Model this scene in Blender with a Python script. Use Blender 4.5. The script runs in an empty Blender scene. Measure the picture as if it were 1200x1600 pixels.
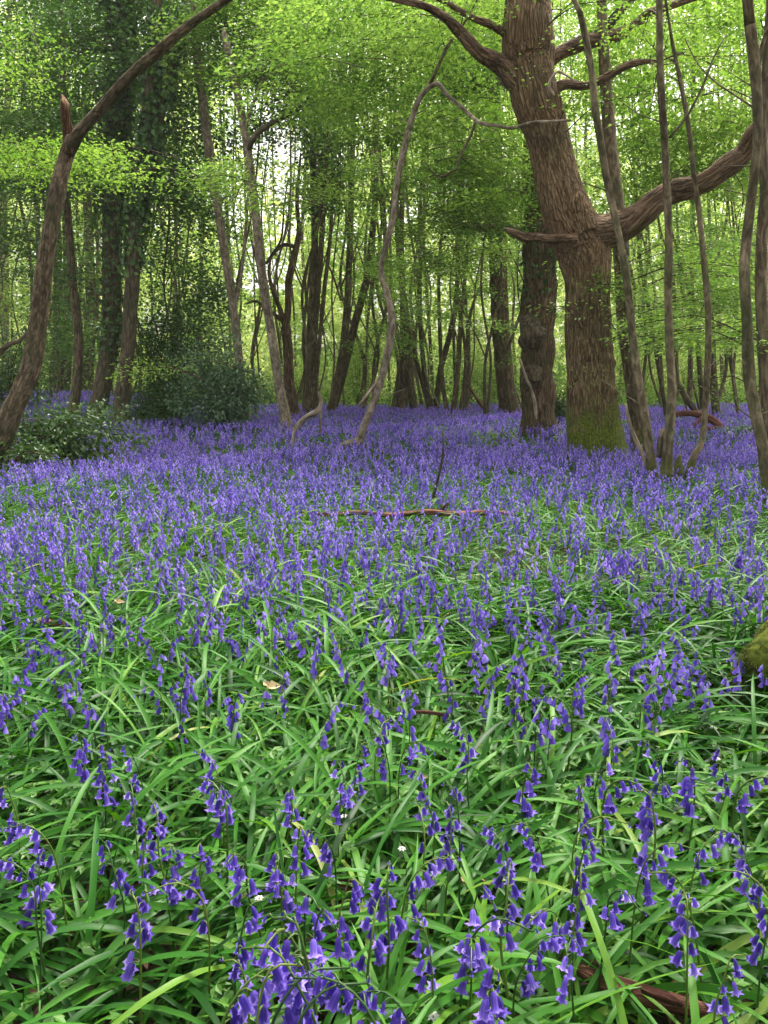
import bpy, math, random
import numpy as np
from mathutils import Vector, noise, Matrix

# ------------------------------------------------------------------ camera, sky, sun, exposure
H, F, HOR = 1.10, 1208.0, 590.0
PITCH = math.atan((800 - HOR) / F)
cam = bpy.data.cameras.new('camera')
camo = bpy.data.objects.new('camera', cam)
bpy.context.scene.collection.objects.link(camo)
camo.location = (0, 0, H)
camo.rotation_euler = (math.pi / 2 - PITCH, 0, 0)
cam.sensor_fit = 'VERTICAL'; cam.sensor_height = 24.0
cam.lens = 24.0 * F / 1600.0
cam.clip_start = 0.05; cam.clip_end = 2000
sc = bpy.context.scene
sc.camera = camo

SUN_EL, SUN_AZ = 62.0, 28.0       # azimuth measured from +Y (view direction) towards +X
w = bpy.data.worlds.new("World"); sc.world = w; w.use_nodes = True
wn = w.node_tree; bg = wn.nodes['Background']
sky = wn.nodes.new('ShaderNodeTexSky'); sky.sky_type = 'NISHITA'; sky.sun_disc = False
sky.sun_elevation = math.radians(SUN_EL); sky.sun_rotation = math.radians(SUN_AZ)
sky.air_density = 1.0; sky.dust_density = 6.0; sky.ozone_density = 0.6
hsv = wn.nodes.new('ShaderNodeHueSaturation'); hsv.inputs['Saturation'].default_value = .35      # a white overcast sky
tint = wn.nodes.new('ShaderNodeMixRGB'); tint.blend_type = 'MULTIPLY'; tint.inputs[0].default_value = 1; tint.inputs[2].default_value = (1.0, .97, .90, 1)
wn.links.new(sky.outputs[0], hsv.inputs['Color']); wn.links.new(hsv.outputs[0], tint.inputs[1]); wn.links.new(tint.outputs[0], bg.inputs[0]); bg.inputs[1].default_value = 0.15
sun = bpy.data.lights.new('sun', 'SUN'); sun.energy = 1.5; sun.angle = math.radians(14); sun.color = (1, .96, .88)
suno = bpy.data.objects.new('sun', sun); sc.collection.objects.link(suno)
sd = Vector((math.sin(math.radians(SUN_AZ)) * math.cos(math.radians(SUN_EL)),
             math.cos(math.radians(SUN_AZ)) * math.cos(math.radians(SUN_EL)), math.sin(math.radians(SUN_EL))))
suno.rotation_euler = (-sd).to_track_quat('-Z', 'Y').to_euler()
sc.view_settings.view_transform = 'Standard'; sc.view_settings.look = 'None'
sc.view_settings.exposure = 1.6; sc.view_settings.gamma = 1.0
sc.cycles.use_denoising = True
sc.cycles.max_bounces = 8; sc.cycles.diffuse_bounces = 4; sc.cycles.transmission_bounces = 6
sc.cycles.use_fast_gi = False

COL = sc.collection
RNG = np.random.default_rng(7)
random.seed(7)

# ------------------------------------------------------------------ helpers
CP, SP = math.cos(PITCH), math.sin(PITCH)
def P(px, py, Y):
    """the point at distance Y ahead that the photograph's pixel shows"""
    x = (px - 600.0) / F; u = (800.0 - py) / F
    s = Y / (CP + SP * u)
    return np.array([x * s, Y, H + s * (-SP + CP * u)])
def hit(px, py, z):
    """where the ray of a pixel meets the height z"""
    x = (px - 600.0) / F; u = (800.0 - py) / F
    s = (z - H) / (-SP + CP * u)
    return np.array([x * s, s * (CP + SP * u), z])
def ss(a, b, x):
    t = np.clip((x - a) / (b - a), 0, 1); return t * t * (3 - 2 * t)
def gz(x, y):
    """height of the woodland floor"""
    x = np.asarray(x, float); y = np.asarray(y, float)
    z = 0.03 * np.sin(x * 0.9 + 1.3) * np.sin(y * 0.7) + 0.02 * np.sin(x * 2.3 - y * 1.7)
    z = z + 0.42 * ss(3.5, 9, -x) * ss(13, 25, y)
    z = z - 0.9 * ss(26, 50, y) + 1.5 * ss(60, 200, y)
    z = z + 0.10 * ss(1.0, 1.5, x) * ss(3.3, 2.7, y)
    return z

def link(name, me, mats, parent=None):
    o = bpy.data.objects.new(name, me); COL.objects.link(o)
    for m in (mats if isinstance(mats, (list, tuple)) else [mats]):
        me.materials.append(m)
    if parent is not None:
        o.parent = parent
        o.location = (0, 0, 0)
    return o
def empty(name, loc, label=None, cat=None, group=None, rz=0.0):
    o = bpy.data.objects.new(name, None); COL.objects.link(o)
    o.location = tuple(float(v) for v in loc); o.rotation_euler = (0, 0, rz); o.empty_display_size = .1
    tag(o, label, cat, group)
    return o
def tag(o, label=None, cat=None, group=None, kind=None):
    if label: o['label'] = label
    if cat: o['category'] = cat
    if group: o['group'] = group
    if kind: o['kind'] = kind
    return o

class MB:
    """collects vertices and faces (tris or quads) and makes one mesh"""
    def __init__(s): s.v = []; s.t = []; s.q = []; s.n = 0; s.a = []; s.bc = []; s.tm = []; s.qm = []
    def add(s, v, tris=None, quads=None, a=None, bc=None, mat=0):
        v = np.asarray(v, np.float32).reshape(-1, 3)
        if tris is not None and len(tris):
            s.t.append(np.asarray(tris, np.int32) + s.n); s.tm.append(np.full(len(tris), mat, np.int32))
        if quads is not None and len(quads):
            s.q.append(np.asarray(quads, np.int32) + s.n); s.qm.append(np.full(len(quads), mat, np.int32))
        s.v.append(v); s.n += len(v)
        s.a.append(np.full(len(v), .5, np.float32) if a is None else np.broadcast_to(np.asarray(a, np.float32), (len(v),)))
        s.bc.append(v if bc is None else np.asarray(bc, np.float32))
    def mesh(s, name, origin=(0, 0, 0), smooth=True):
        me = bpy.data.meshes.new(name)
        v = np.concatenate(s.v) - np.asarray(origin, np.float32)
        t = np.concatenate(s.t) if s.t else np.zeros((0, 3), np.int32)
        q = np.concatenate(s.q) if s.q else np.zeros((0, 4), np.int32)
        m = np.concatenate(s.tm + s.qm) if (s.tm or s.qm) else np.zeros(0, np.int32)
        me.vertices.add(len(v)); me.vertices.foreach_set('co', v.ravel())
        me.loops.add(len(t) * 3 + len(q) * 4)
        me.loops.foreach_set('vertex_index', np.concatenate([t.ravel(), q.ravel()]))
        me.polygons.add(len(t) + len(q))
        ls = np.concatenate([np.arange(len(t)) * 3, len(t) * 3 + np.arange(len(q)) * 4]).astype(np.int32)
        me.polygons.foreach_set('loop_start', ls)
        me.polygons.foreach_set('material_index', m)
        me.update(calc_edges=True)
        me.polygons.foreach_set('use_smooth', np.full(len(t) + len(q), smooth))
        at = me.attributes.new('v', 'FLOAT', 'POINT'); at.data.foreach_set('value', np.concatenate(s.a))
        bt = me.attributes.new('bc', 'FLOAT_VECTOR', 'POINT'); bt.data.foreach_set('vector', np.concatenate(s.bc).ravel())
        return me

def norm(a):
    return a / np.maximum(np.linalg.norm(a, axis=-1, keepdims=True), 1e-9)
def spline(pts, n):
    """Catmull-Rom through the rows of pts (any number of columns)"""
    p = np.asarray(pts, float)
    if len(p) == 2:
        t = np.linspace(0, 1, n)[:, None]; return p[0] * (1 - t) + p[1] * t
    seg = np.linalg.norm(np.diff(p[:, :3], axis=0), axis=1); c = np.concatenate([[0], np.cumsum(seg)])
    e = np.vstack([2 * p[0] - p[1], p, 2 * p[-1] - p[-2]])
    s = np.linspace(0, c[-1], n); i = np.clip(np.searchsorted(c, s, side='right') - 1, 0, len(p) - 2)
    t = ((s - c[i]) / np.maximum(seg[i], 1e-9))[:, None]
    a, b, d, f = e[i], e[i + 1], e[i + 2], e[i + 3]
    return .5 * (2 * b + (d - a) * t + (2 * a - 5 * b + 4 * d - f) * t ** 2 + (3 * b - a - 3 * d + f) * t ** 3)
def tube(mb, path, rad, sides=10, bump=0.06, bfreq=3.0, mat=0, a=.5, seed=0.0, cap=True, shape=None):
    path = np.asarray(path, float); n = len(path); rad = np.asarray(rad, float)
    tg = norm(np.gradient(path, axis=0))
    ref = np.array([1., 0, 0]) if abs(tg[0][0]) < .8 else np.array([0, 1., 0])
    u = np.cross(tg[0], ref); u /= np.linalg.norm(u); U = []
    for i in range(n):
        u = u - tg[i] * np.dot(u, tg[i]); u = u / max(np.linalg.norm(u), 1e-9); U.append(u)
    U = np.array(U); W = np.cross(tg, U)
    L = np.concatenate([[0], np.cumsum(np.linalg.norm(np.diff(path, axis=0), axis=1))])
    an = np.linspace(0, 2 * math.pi, sides, endpoint=False)
    ca, sa = np.cos(an), np.sin(an)
    R = np.repeat(rad[:, None], sides, 1)
    if shape is not None:
        R = R * shape(L[:, None], an[None, :])
    if bump > 0:
        nz = noise.noise
        nb = np.array([[nz(Vector((ca[j] * 1.3 + seed, sa[j] * 1.3 + seed * .7, L[i] * bfreq))) + (.5 * nz(Vector((ca[j] * 3.7 + seed, sa[j] * 3.7, L[i] * bfreq * 3.6))) if sides >= 14 else 0) for j in range(sides)] for i in range(n)])
        R = R * (1 + bump * 2 * nb)
    D = U[:, None, :] * ca[None, :, None] + W[:, None, :] * sa[None, :, None]
    v = path[:, None, :] + D * R[:, :, None]
    r0 = np.maximum(rad, 1e-3)[:, None]
    bc = np.stack([ca[None, :] * r0 + seed, sa[None, :] * r0 + seed * .3, np.repeat(L[:, None], sides, 1)], -1)
    i = np.arange(n - 1)[:, None] * sides; j = np.arange(sides)[None, :]; k = (j + 1) % sides
    q = np.stack([i + j, i + k, i + sides + k, i + sides + j], -1).reshape(-1, 4)
    v = v.reshape(-1, 3); bc = bc.reshape(-1, 3); t = None
    if cap:
        v = np.vstack([v, path[-1] + tg[-1] * rad[-1] * .4, path[0]]); bc = np.vstack([bc, bc[-1], bc[0]])
        b = (n - 1) * sides; jj = np.arange(sides); kk = (jj + 1) % sides
        t = np.vstack([np.stack([b + jj, b + kk, np.full(sides, n * sides)], -1), np.stack([kk, jj, np.full(sides, n * sides + 1)], -1)])
    mb.add(v, t, q, a=a, bc=bc, mat=mat)

def leaves(mb, C, N, D, S, wr=.62, fold=.12, a=None, mat=0):
    """leaf blades: four corners folded along the midrib. C base, N normal, D direction, S length"""
    C = np.asarray(C, float); n = len(C)
    if n == 0: return
    D = norm(D); N = norm(N - D * np.sum(N * D, 1, keepdims=True)); X = np.cross(D, N)
    S = np.broadcast_to(np.asarray(S, float), (n,))[:, None]
    wd = S * wr * .5
    tip = C + D * S - N * S * .10
    l = C + D * S * .42 + X * wd + N * S * fold
    r = C + D * S * .42 - X * wd + N * S * fold
    v = np.stack([C, l, tip, r], 1).reshape(-1, 3)
    b = np.arange(n)[:, None] * 4
    t = np.concatenate([b + [0, 1, 2], b + [0, 2, 3]])
    if a is None: a = RNG.random(n)
    mb.add(v, t, None, a=np.repeat(a, 4), mat=mat)

# ------------------------------------------------------------------ materials
def newmat(name):
    m = bpy.data.materials.new(name); m.use_nodes = True
    nt = m.node_tree; nt.nodes.clear()
    out = nt.nodes.new('ShaderNodeOutputMaterial')
    return m, nt, out
def ramp(nt, stops, fac=None):
    r = nt.nodes.new('ShaderNodeValToRGB'); e = r.color_ramp.elements
    while len(e) < len(stops): e.new(.5)
    for i, (p, c) in enumerate(stops): e[i].position = p; e[i].color = (*c, 1)
    if fac is not None: nt.links.new(fac, r.inputs[0])
    return r.outputs[0]
def attr(nt, n, vec=False):
    a = nt.nodes.new('ShaderNodeAttribute'); a.attribute_name = n
    return a.outputs['Vector'] if vec else a.outputs['Fac']
def leafmat(name, cols, trans=.45, tcol=1.5, rough=.5, spec=.4, yellow=(1.05, 1.05, .7)):
    m, nt, out = newmat(name)
    c = ramp(nt, [(i / (len(cols) - 1), k) for i, k in enumerate(cols)], attr(nt, 'v'))
    pb = nt.nodes.new('ShaderNodeBsdfPrincipled')
    nt.links.new(c, pb.inputs['Base Color']); pb.inputs['Roughness'].default_value = rough
    pb.inputs['Specular IOR Level'].default_value = spec
    mul = nt.nodes.new('ShaderNodeMixRGB'); mul.blend_type = 'MULTIPLY'; mul.inputs[0].default_value = 1
    nt.links.new(c, mul.inputs[1]); mul.inputs[2].default_value = (tcol * yellow[0], tcol * yellow[1], tcol * yellow[2], 1)
    tr = nt.nodes.new('ShaderNodeBsdfTranslucent'); nt.links.new(mul.outputs[0], tr.inputs[0])
    mx = nt.nodes.new('ShaderNodeMixShader'); mx.inputs[0].default_value = trans
    nt.links.new(pb.outputs[0], mx.inputs[1]); nt.links.new(tr.outputs[0], mx.inputs[2])
    nt.links.new(mx.outputs[0], out.inputs[0])
    return m
def barkmat(name, dark, light, sx=28, sz=3.5, bump=.7, moss=0.0, moss_top=0.6, dist=.02, green=0.0, plates=0.0):
    m, nt, out = newmat(name)
    bc = attr(nt, 'bc', True)
    mp = nt.nodes.new('ShaderNodeMapping'); mp.inputs['Scale'].default_value = (sx, sx, sz)
    nt.links.new(bc, mp.inputs[0])
    n1 = nt.nodes.new('ShaderNodeTexNoise'); n1.inputs['Scale'].default_value = 1.0; n1.inputs['Detail'].default_value = 5
    n1.inputs['Roughness'].default_value = .65; n1.inputs['Distortion'].default_value = .5
    nt.links.new(mp.outputs[0], n1.inputs['Vector'])
    n2 = nt.nodes.new('ShaderNodeTexNoise'); n2.inputs['Scale'].default_value = 3.0; n2.inputs['Detail'].default_value = 4
    nt.links.new(bc, n2.inputs['Vector'])
    c = ramp(nt, [(.30, tuple(k * .5 for k in dark)), (.45, dark), (.62, light), (.8, tuple(min(1, k * 1.35) for k in light))], n1.outputs['Fac'])
    mx = nt.nodes.new('ShaderNodeMixRGB'); mx.blend_type = 'MULTIPLY'; mx.inputs[0].default_value = .8
    nt.links.new(c, mx.inputs[1])
    nt.links.new(ramp(nt, [(.3, (.55, .55, .55)), (.7, (1.25, 1.2, 1.15))], n2.outputs['Fac']), mx.inputs[2])
    col = mx.outputs[0]; hgt = n1.outputs['Fac']
    if plates > 0:     # bark broken into plates by cracks
        m2 = nt.nodes.new('ShaderNodeMapping'); m2.inputs['Scale'].default_value = (plates, plates, plates * .26); nt.links.new(bc, m2.inputs[0])
        wn_ = nt.nodes.new('ShaderNodeVectorMath'); wn_.operation = 'MULTIPLY_ADD'; nt.links.new(n2.outputs['Color'], wn_.inputs[0]); wn_.inputs[1].default_value = (1.6, 1.6, 1.6); nt.links.new(m2.outputs[0], wn_.inputs[2])
        vo = nt.nodes.new('ShaderNodeTexVoronoi'); vo.feature = 'DISTANCE_TO_EDGE'; vo.inputs['Scale'].default_value = 1; nt.links.new(wn_.outputs[0], vo.inputs['Vector'])
        cr = ramp(nt, [(0, (.25, .22, .2)), (.16, (1, 1, 1))], vo.outputs['Distance'])
        g = nt.nodes.new('ShaderNodeMixRGB'); g.blend_type = 'MULTIPLY'; g.inputs[0].default_value = .38; nt.links.new(col, g.inputs[1]); nt.links.new(cr, g.inputs[2]); col = g.outputs[0]
        ad = nt.nodes.new('ShaderNodeMixRGB'); ad.inputs[0].default_value = .55; nt.links.new(n1.outputs['Fac'], ad.inputs[1]); nt.links.new(cr, ad.inputs[2]); hgt = ad.outputs[0]
    if green > 0:      # algae film on damp bark
        n3 = nt.nodes.new('ShaderNodeTexNoise'); n3.inputs['Scale'].default_value = 1.7; n3.inputs['Detail'].default_value = 6
        nt.links.new(bc, n3.inputs['Vector'])
        g = nt.nodes.new('ShaderNodeMixRGB')
        nt.links.new(ramp(nt, [(.42, (0, 0, 0)), (.66, (green, green, green))], n3.outputs['Fac']), g.inputs[0])
        nt.links.new(col, g.inputs[1]); g.inputs[2].default_value = (.045, .065, .018, 1)
        col = g.outputs[0]
    if moss > 0:
        geo = nt.nodes.new('ShaderNodeNewGeometry'); sp = nt.nodes.new('ShaderNodeSeparateXYZ')
        nt.links.new(geo.outputs['Position'], sp.inputs[0])
        n4 = nt.nodes.new('ShaderNodeTexNoise'); n4.inputs['Scale'].default_value = 5; n4.inputs['Detail'].default_value = 7
        n4.inputs['Roughness'].default_value = .7
        nt.links.new(geo.outputs['Position'], n4.inputs['Vector'])
        ma = nt.nodes.new('ShaderNodeMath'); ma.operation = 'MULTIPLY_ADD'
        nt.links.new(n4.outputs['Fac'], ma.inputs[0]); ma.inputs[1].default_value = -moss_top * 1.6
        nt.links.new(sp.outputs[2], ma.inputs[2])
        rg = nt.nodes.new('ShaderNodeMapRange'); rg.inputs[1].default_value = moss_top * .05; rg.inputs[2].default_value = -moss_top * .35
        rg.inputs[3].default_value = 0; rg.inputs[4].default_value = moss
        nt.links.new(ma.outputs[0], rg.inputs[0])
        n5 = nt.nodes.new('ShaderNodeTexNoise'); n5.inputs['Scale'].default_value = 60; n5.inputs['Detail'].default_value = 3
        nt.links.new(geo.outputs['Position'], n5.inputs['Vector'])
        mc = ramp(nt, [(.3, (.04, .065, .008)), (.7, (.20, .25, .03))], n5.outputs['Fac'])
        g = nt.nodes.new('ShaderNodeMixRGB'); nt.links.new(rg.outputs[0], g.inputs[0]); nt.links.new(col, g.inputs[1]); nt.links.new(mc, g.inputs[2])
        col = g.outputs[0]
    pb = nt.nodes.new('ShaderNodeBsdfPrincipled'); pb.inputs['Roughness'].default_value = .88; pb.inputs['Specular IOR Level'].default_value = .2
    nt.links.new(col, pb.inputs['Base Color'])
    bp = nt.nodes.new('ShaderNodeBump'); bp.inputs['Strength'].default_value = bump; bp.inputs['Distance'].default_value = dist
    nt.links.new(hgt, bp.inputs['Height']); nt.links.new(bp.outputs[0], pb.inputs['Normal'])
    nt.links.new(pb.outputs[0], out.inputs[0])
    return m
def plain(name, cols, rough=.6, spec=.3, scale=20):
    m, nt, out = newmat(name)
    tc = nt.nodes.new('ShaderNodeTexCoord'); n = nt.nodes.new('ShaderNodeTexNoise'); n.inputs['Scale'].default_value = scale; n.inputs['Detail'].default_value = 5
    nt.links.new(tc.outputs['Object'], n.inputs['Vector'])
    c = ramp(nt, [(.35, cols[0]), (.65, cols[1])], n.outputs['Fac'])
    pb = nt.nodes.new('ShaderNodeBsdfPrincipled'); pb.inputs['Roughness'].default_value = rough; pb.inputs['Specular IOR Level'].default_value = spec
    nt.links.new(c, pb.inputs['Base Color'])
    bp = nt.nodes.new('ShaderNodeBump'); bp.inputs['Strength'].default_value = .4; bp.inputs['Distance'].default_value = .01
    nt.links.new(n.outputs['Fac'], bp.inputs['Height']); nt.links.new(bp.outputs[0], pb.inputs['Normal'])
    nt.links.new(pb.outputs[0], out.inputs[0]); return m

M = {}
M['beech'] = leafmat('beech_leaf', [(.038, .095, .018), (.11, .205, .038), (.24, .36, .085)], .48, 1.7)
M['lime'] = leafmat('young_beech_leaf', [(.05, .125, .016), (.12, .23, .034), (.23, .36, .068)], .48, 1.55)
M['far'] = leafmat('far_leaf', [(.10, .19, .045), (.28, .40, .13), (.58, .66, .32)], .5, 1.6, spec=.2, yellow=(1.1, 1.05, .8))  # distance haze and sunlit brightness put into the leaf colour as paleness
M['ivy'] = leafmat('ivy_leaf', [(.02, .06, .012), (.05, .13, .022), (.13, .25, .05)], .22, 1.6, rough=.38, spec=.5)
M['holly'] = leafmat('holly_leaf', [(.03, .09, .03), (.085, .18, .07), (.20, .33, .17)], .15, 1.3, rough=.28, spec=.7)
M['bramble'] = leafmat('bramble_leaf', [(.02, .06, .01), (.05, .12, .02), (.10, .18, .03)], .2, 1.2, rough=.4, spec=.5)
M['blade'] = leafmat('bluebell_leaf', [(.008, .050, .004), (.024, .118, .010), (.06, .20, .018), (.14, .28, .03), (.34, .32, .12)], .26, 1.5, rough=.44, spec=.24, yellow=(1.3, 1.2, .3))
M['herb'] = leafmat('herb_leaf', [(.03, .10, .01), (.06, .17, .018), (.10, .25, .03)], .3, 1.4, rough=.45, spec=.4)
M['stem'] = leafmat('flower_stem', [(.03, .075, .02), (.06, .13, .02), (.13, .19, .03)], .15, 1.0, rough=.4)
M['bell'] = leafmat('bluebell_petal', [(.055, .028, .24), (.12, .065, .42), (.23, .15, .60), (.46, .36, .78)], .38, 1.4, rough=.45, spec=.35, yellow=(1.0, .8, 1.1))
M['white'] = leafmat('white_petal', [(.7, .7, .62), (.8, .8, .76)], .3, 1, yellow=(1, 1, 1))
M['deadleaf'] = leafmat('dead_leaf', [(.10, .05, .025), (.22, .13, .06), (.45, .36, .18)], .1, 1, rough=.7, yellow=(1, 1, 1))
M['oak'] = barkmat('oak_bark', (.15, .095, .048), (.36, .25, .140), 42, 7, 1.0, moss=1.0, moss_top=1.05, dist=.04, green=.35, plates=30)
M['oak2'] = barkmat('old_oak_bark', (.11, .072, .04), (.27, .19, .115), 26, 5, 1.0, green=.5, dist=.04, plates=22)
M['limb'] = barkmat('limb_bark', (.125, .078, .047), (.33, .225, .145), 34, 4, 1.0, dist=.03, plates=30)
M['brown'] = barkmat('brown_bark', (.10, .075, .045), (.26, .195, .125), 26, 9, .9, green=.3, plates=34)
M['pale'] = barkmat('pale_bark', (.19, .15, .105), (.40, .34, .26), 20, 10, .5, green=.15)
M['grey'] = barkmat('grey_green_bark', (.115, .092, .055), (.28, .225, .14), 22, 8, .6, moss=.75, moss_top=.45, green=.45)
M['dark'] = barkmat('dark_bark', (.08, .062, .04), (.21, .165, .11), 26, 6, .8, green=.45)
M['mid'] = barkmat('mid_bark', (.11, .082, .052), (.27, .21, .135), 26, 6, .8, green=.45)
M['twig'] = barkmat('twig_bark', (.04, .028, .018), (.11, .08, .05), 40, 10, .3)
M['wood'] = barkmat('broken_wood', (.07, .035, .018), (.27, .15, .075), 60, 4, 1.0)
M['rot'] = barkmat('rotten_wood', (.085, .032, .022), (.28, .135, .095), 45, 5, 1.0)
M['palewood'] = barkmat('dead_pale_wood', (.22, .17, .12), (.50, .42, .32), 40, 6, .5)
M['moss'] = plain('moss', ((.03, .045, .008), (.11, .13, .02)), .95, .05, 40)

# ------------------------------------------------------------------ the woodland floor
def build_ground():
    def axis(a, b, n, c=0, p=2.2):
        t = np.linspace(-1, 1, n); s = np.sign(t) * np.abs(t) ** p
        return np.where(s < 0, c + s * (c - a), c + s * (b - c))
    xs = axis(-400, 400, 141, 0); ys = axis(-60, 900, 161, 4)
    X, Y = np.meshgrid(xs, ys); Z = gz(X, Y)
    Z = Z + .012 * np.sin(X * 9 + Y * 3) * np.cos(Y * 8)
    v = np.stack([X, Y, Z], -1).reshape(-1, 3); n, k = len(ys), len(xs)
    i = np.arange(n - 1)[:, None] * k; j = np.arange(k - 1)[None, :]
    q = np.stack([i + j, i + j + 1, i + k + j + 1, i + k + j], -1).reshape(-1, 4)
    mb = MB(); mb.add(v, None, q)
    m, nt, out = newmat('woodland_soil')
    geo = nt.nodes.new('ShaderNodeNewGeometry')
    n1 = nt.nodes.new('ShaderNodeTexNoise'); n1.inputs['Scale'].default_value = 14; n1.inputs['Detail'].default_value = 8; n1.inputs['Roughness'].default_value = .7
    nt.links.new(geo.outputs['Position'], n1.inputs['Vector'])
    vo = nt.nodes.new('ShaderNodeTexVoronoi'); vo.inputs['Scale'].default_value = 28
    nt.links.new(geo.outputs['Position'], vo.inputs['Vector'])
    c = ramp(nt, [(.3, (.012, .008, .005)), (.5, (.035, .022, .012)), (.7, (.09, .05, .028))], n1.outputs['Fac'])
    mx = nt.nodes.new('ShaderNodeMixRGB'); mx.blend_type = 'OVERLAY'; mx.inputs[0].default_value = .5
    nt.links.new(c, mx.inputs[1]); nt.links.new(vo.outputs['Color'], mx.inputs[2])
    hs = nt.nodes.new('ShaderNodeMixRGB'); hs.inputs[0].default_value = .75
    nt.links.new(mx.outputs[0], hs.inputs[1]); nt.links.new(c, hs.inputs[2])
    pb = nt.nodes.new('ShaderNodeBsdfPrincipled'); pb.inputs['Roughness'].default_value = .95
    nt.links.new(hs.outputs[0], pb.inputs['Base Color'])
    bp = nt.nodes.new('ShaderNodeBump'); bp.inputs['Strength'].default_value = .8; bp.inputs['Distance'].default_value = .03
    nt.links.new(n1.outputs['Fac'], bp.inputs['Height']); nt.links.new(bp.outputs[0], pb.inputs['Normal'])
    nt.links.new(pb.outputs[0], out.inputs[0])
    o = link('ground', mb.mesh('ground'), m); tag(o, kind='structure')
build_ground()

# ------------------------------------------------------------------ trees
TREES = []        # name, empty, trunk axis samples (for hanging sprays), crown builder
def path3(pts, Y, wander=.0, lean=0.0, extend_up=3.0, to_ground=True, seed=0, rscale=1.0):
    """pixel polyline (px, py, width px) standing at distance Y -> rows x,y,z,r"""
    rows = []
    for i, p in enumerate(pts):
        y = Y + (lean * i / max(1, len(pts) - 1)) + (wander * math.sin(i * 1.7 + seed) if i else 0)
        q = P(p[0], p[1], y); rows.append([*q, p[2] * .5 * y / F * rscale])
    r = np.array(rows)
    if to_ground:
        d = r[0] - r[1]; d = d[:3] / max(abs(d[2]), 1e-3); d = np.clip(d, -.5, .5); d[2] = -1
        g = float(gz(r[0][0], r[0][1])) - .15
        if r[0][2] > g:
            k = r[0][2] - g; r = np.vstack([[*(r[0][:3] + d * k), r[0][3] * 1.25], r])
    if pts[-1][1] <= 8 and extend_up > 0:
        d = norm((r[-1] - r[-2])[:3])
        e1 = r[-1][:3] + d * extend_up * .5; e2 = e1 + (d * .7 + np.array([0, 0, .3])) * extend_up * .5
        r = np.vstack([r, [*e1, r[-1][3] * .75], [*e2, r[-1][3] * .4]])
    return r
def stem_mesh(rows, sides=10, bump=.05, step=.12, bfreq=2.5, seed=0.0, shape=None, flare=0.0):
    L = np.linalg.norm(np.diff(rows[:, :3], axis=0), axis=1).sum()
    n = int(max(8, min(260, L / step)))
    s = spline(rows, n); rad = np.maximum(s[:, 3], .003)
    if flare:
        h = s[:, 2] - s[0, 2]; rad = rad * (1 + flare * 1.5 * np.exp(-h / .16))
    mb = MB(); tube(mb, s[:, :3], rad, sides, bump, bfreq, seed=seed, shape=shape)
    return mb, s
def tree(name, label, cat, Y, stems, mat='mid', group=None, sides=10, wander=.05, crown='beech', flare=.25, bump=.06, hang=True):
    """stems: list of (part name, [(px,py,w)...], options)"""
    base = path3(stems[0][1], stems[0][2].get('Y', Y) if len(stems[0]) > 2 else Y)[0]
    org = np.array([base[0], base[1], float(gz(base[0], base[1]))])
    e = empty(name, org, label, cat, group)
    ax = []
    for k, st in enumerate(stems):
        o = st[2] if len(st) > 2 else {}
        root = o.get('root', st[0] in ('trunk', 'stem'))
        rows = path3(st[1], o.get('Y', Y), rscale=(.85 if st[2:] == () and mat == 'grey' else .88 if mat == 'grey' else .82 if o.get('Y', Y) > 18 and st[1][0][2] < 28 else 1.0), wander=o.get('wander', wander), lean=o.get('lean', 0), extend_up=o.get('up', 3.0 if root else 1.5), to_ground=root, seed=k * 2.1 + base[0])
        mb, s = stem_mesh(rows, o.get('sides', sides), o.get('bump', bump), o.get('step', .14), seed=k * 3.3 + base[1], shape=o.get('shape'), flare=flare if root else 0)
        link(st[0], mb.mesh(name + '_' + st[0], org), M[o.get('mat', mat)], e)
        ax.append(s[:, :3])
    if Y < 17 and name in ('slim_tree', 'broken_tree', 'curvy_tree', 'pale_tree'):
        a0 = ax[0]
        for q in range(9):
            i = int(len(a0) * random.uniform(.12, .92)); th = random.uniform(0, 6.28); ln = random.uniform(.15, .6)
            dv = np.array([math.cos(th), math.sin(th) * .6, random.uniform(.1, .7)]); kink = np.array([random.uniform(-.3, .3), random.uniform(-.3, .3), random.uniform(-.2, .3)])
            mb = MB(); tube(mb, spline([a0[i], a0[i] + dv * ln * .4, a0[i] + dv * ln * .7 + kink * ln * .4, a0[i] + dv * ln + kink * ln], 7), np.linspace(.006, .0015, 7), 5, 0)
            link('twig', mb.mesh('twig', org), M[mat], e)
    t = dict(e=e, org=org, ax=np.concatenate(ax), mb=MB(), crown=crown, name=name, Y=Y, hang=hang, used=0)
    TREES.append(t); return t
def ivy_on(t, py0, py1, n, spread=.22, size=.07, mat='ivy'):
    ax = t['ax']; z0 = P(0, py1, t['Y'])[2]; z1 = P(0, py0, t['Y'])[2]
    a = ax[(ax[:, 2] > z0) & (ax[:, 2] < z1)]
    if len(a) == 0: return
    i = RNG.integers(0, len(a), n); th = RNG.random(n) * 2 * math.pi
    out = np.stack([np.cos(th), np.sin(th), np.zeros(n)], 1)
    clump = .55 + .6 * np.sin(a[i][:, 2] * 3.1 + th * 2) * np.sin(a[i][:, 2] * 1.3 + 2)
    c = a[i] + out * (spread * (.45 + RNG.random(n) ** 1.5 * .9 * np.clip(clump, .2, 1.2)))[:, None]
    c[:, 2] += RNG.normal(0, .1, n)
    N = out + RNG.normal(0, .45, (n, 3)) + [0, 0, .35]
    D = RNG.normal(0, .5, (n, 3)) + [0, 0, -.8]
    mb = MB(); leaves(mb, c, N, D, size * (.6 + .7 * RNG.random(n)), .95)
    link('ivy', mb.mesh('ivy', t['org'], False), M[mat], t['e'])

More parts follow.
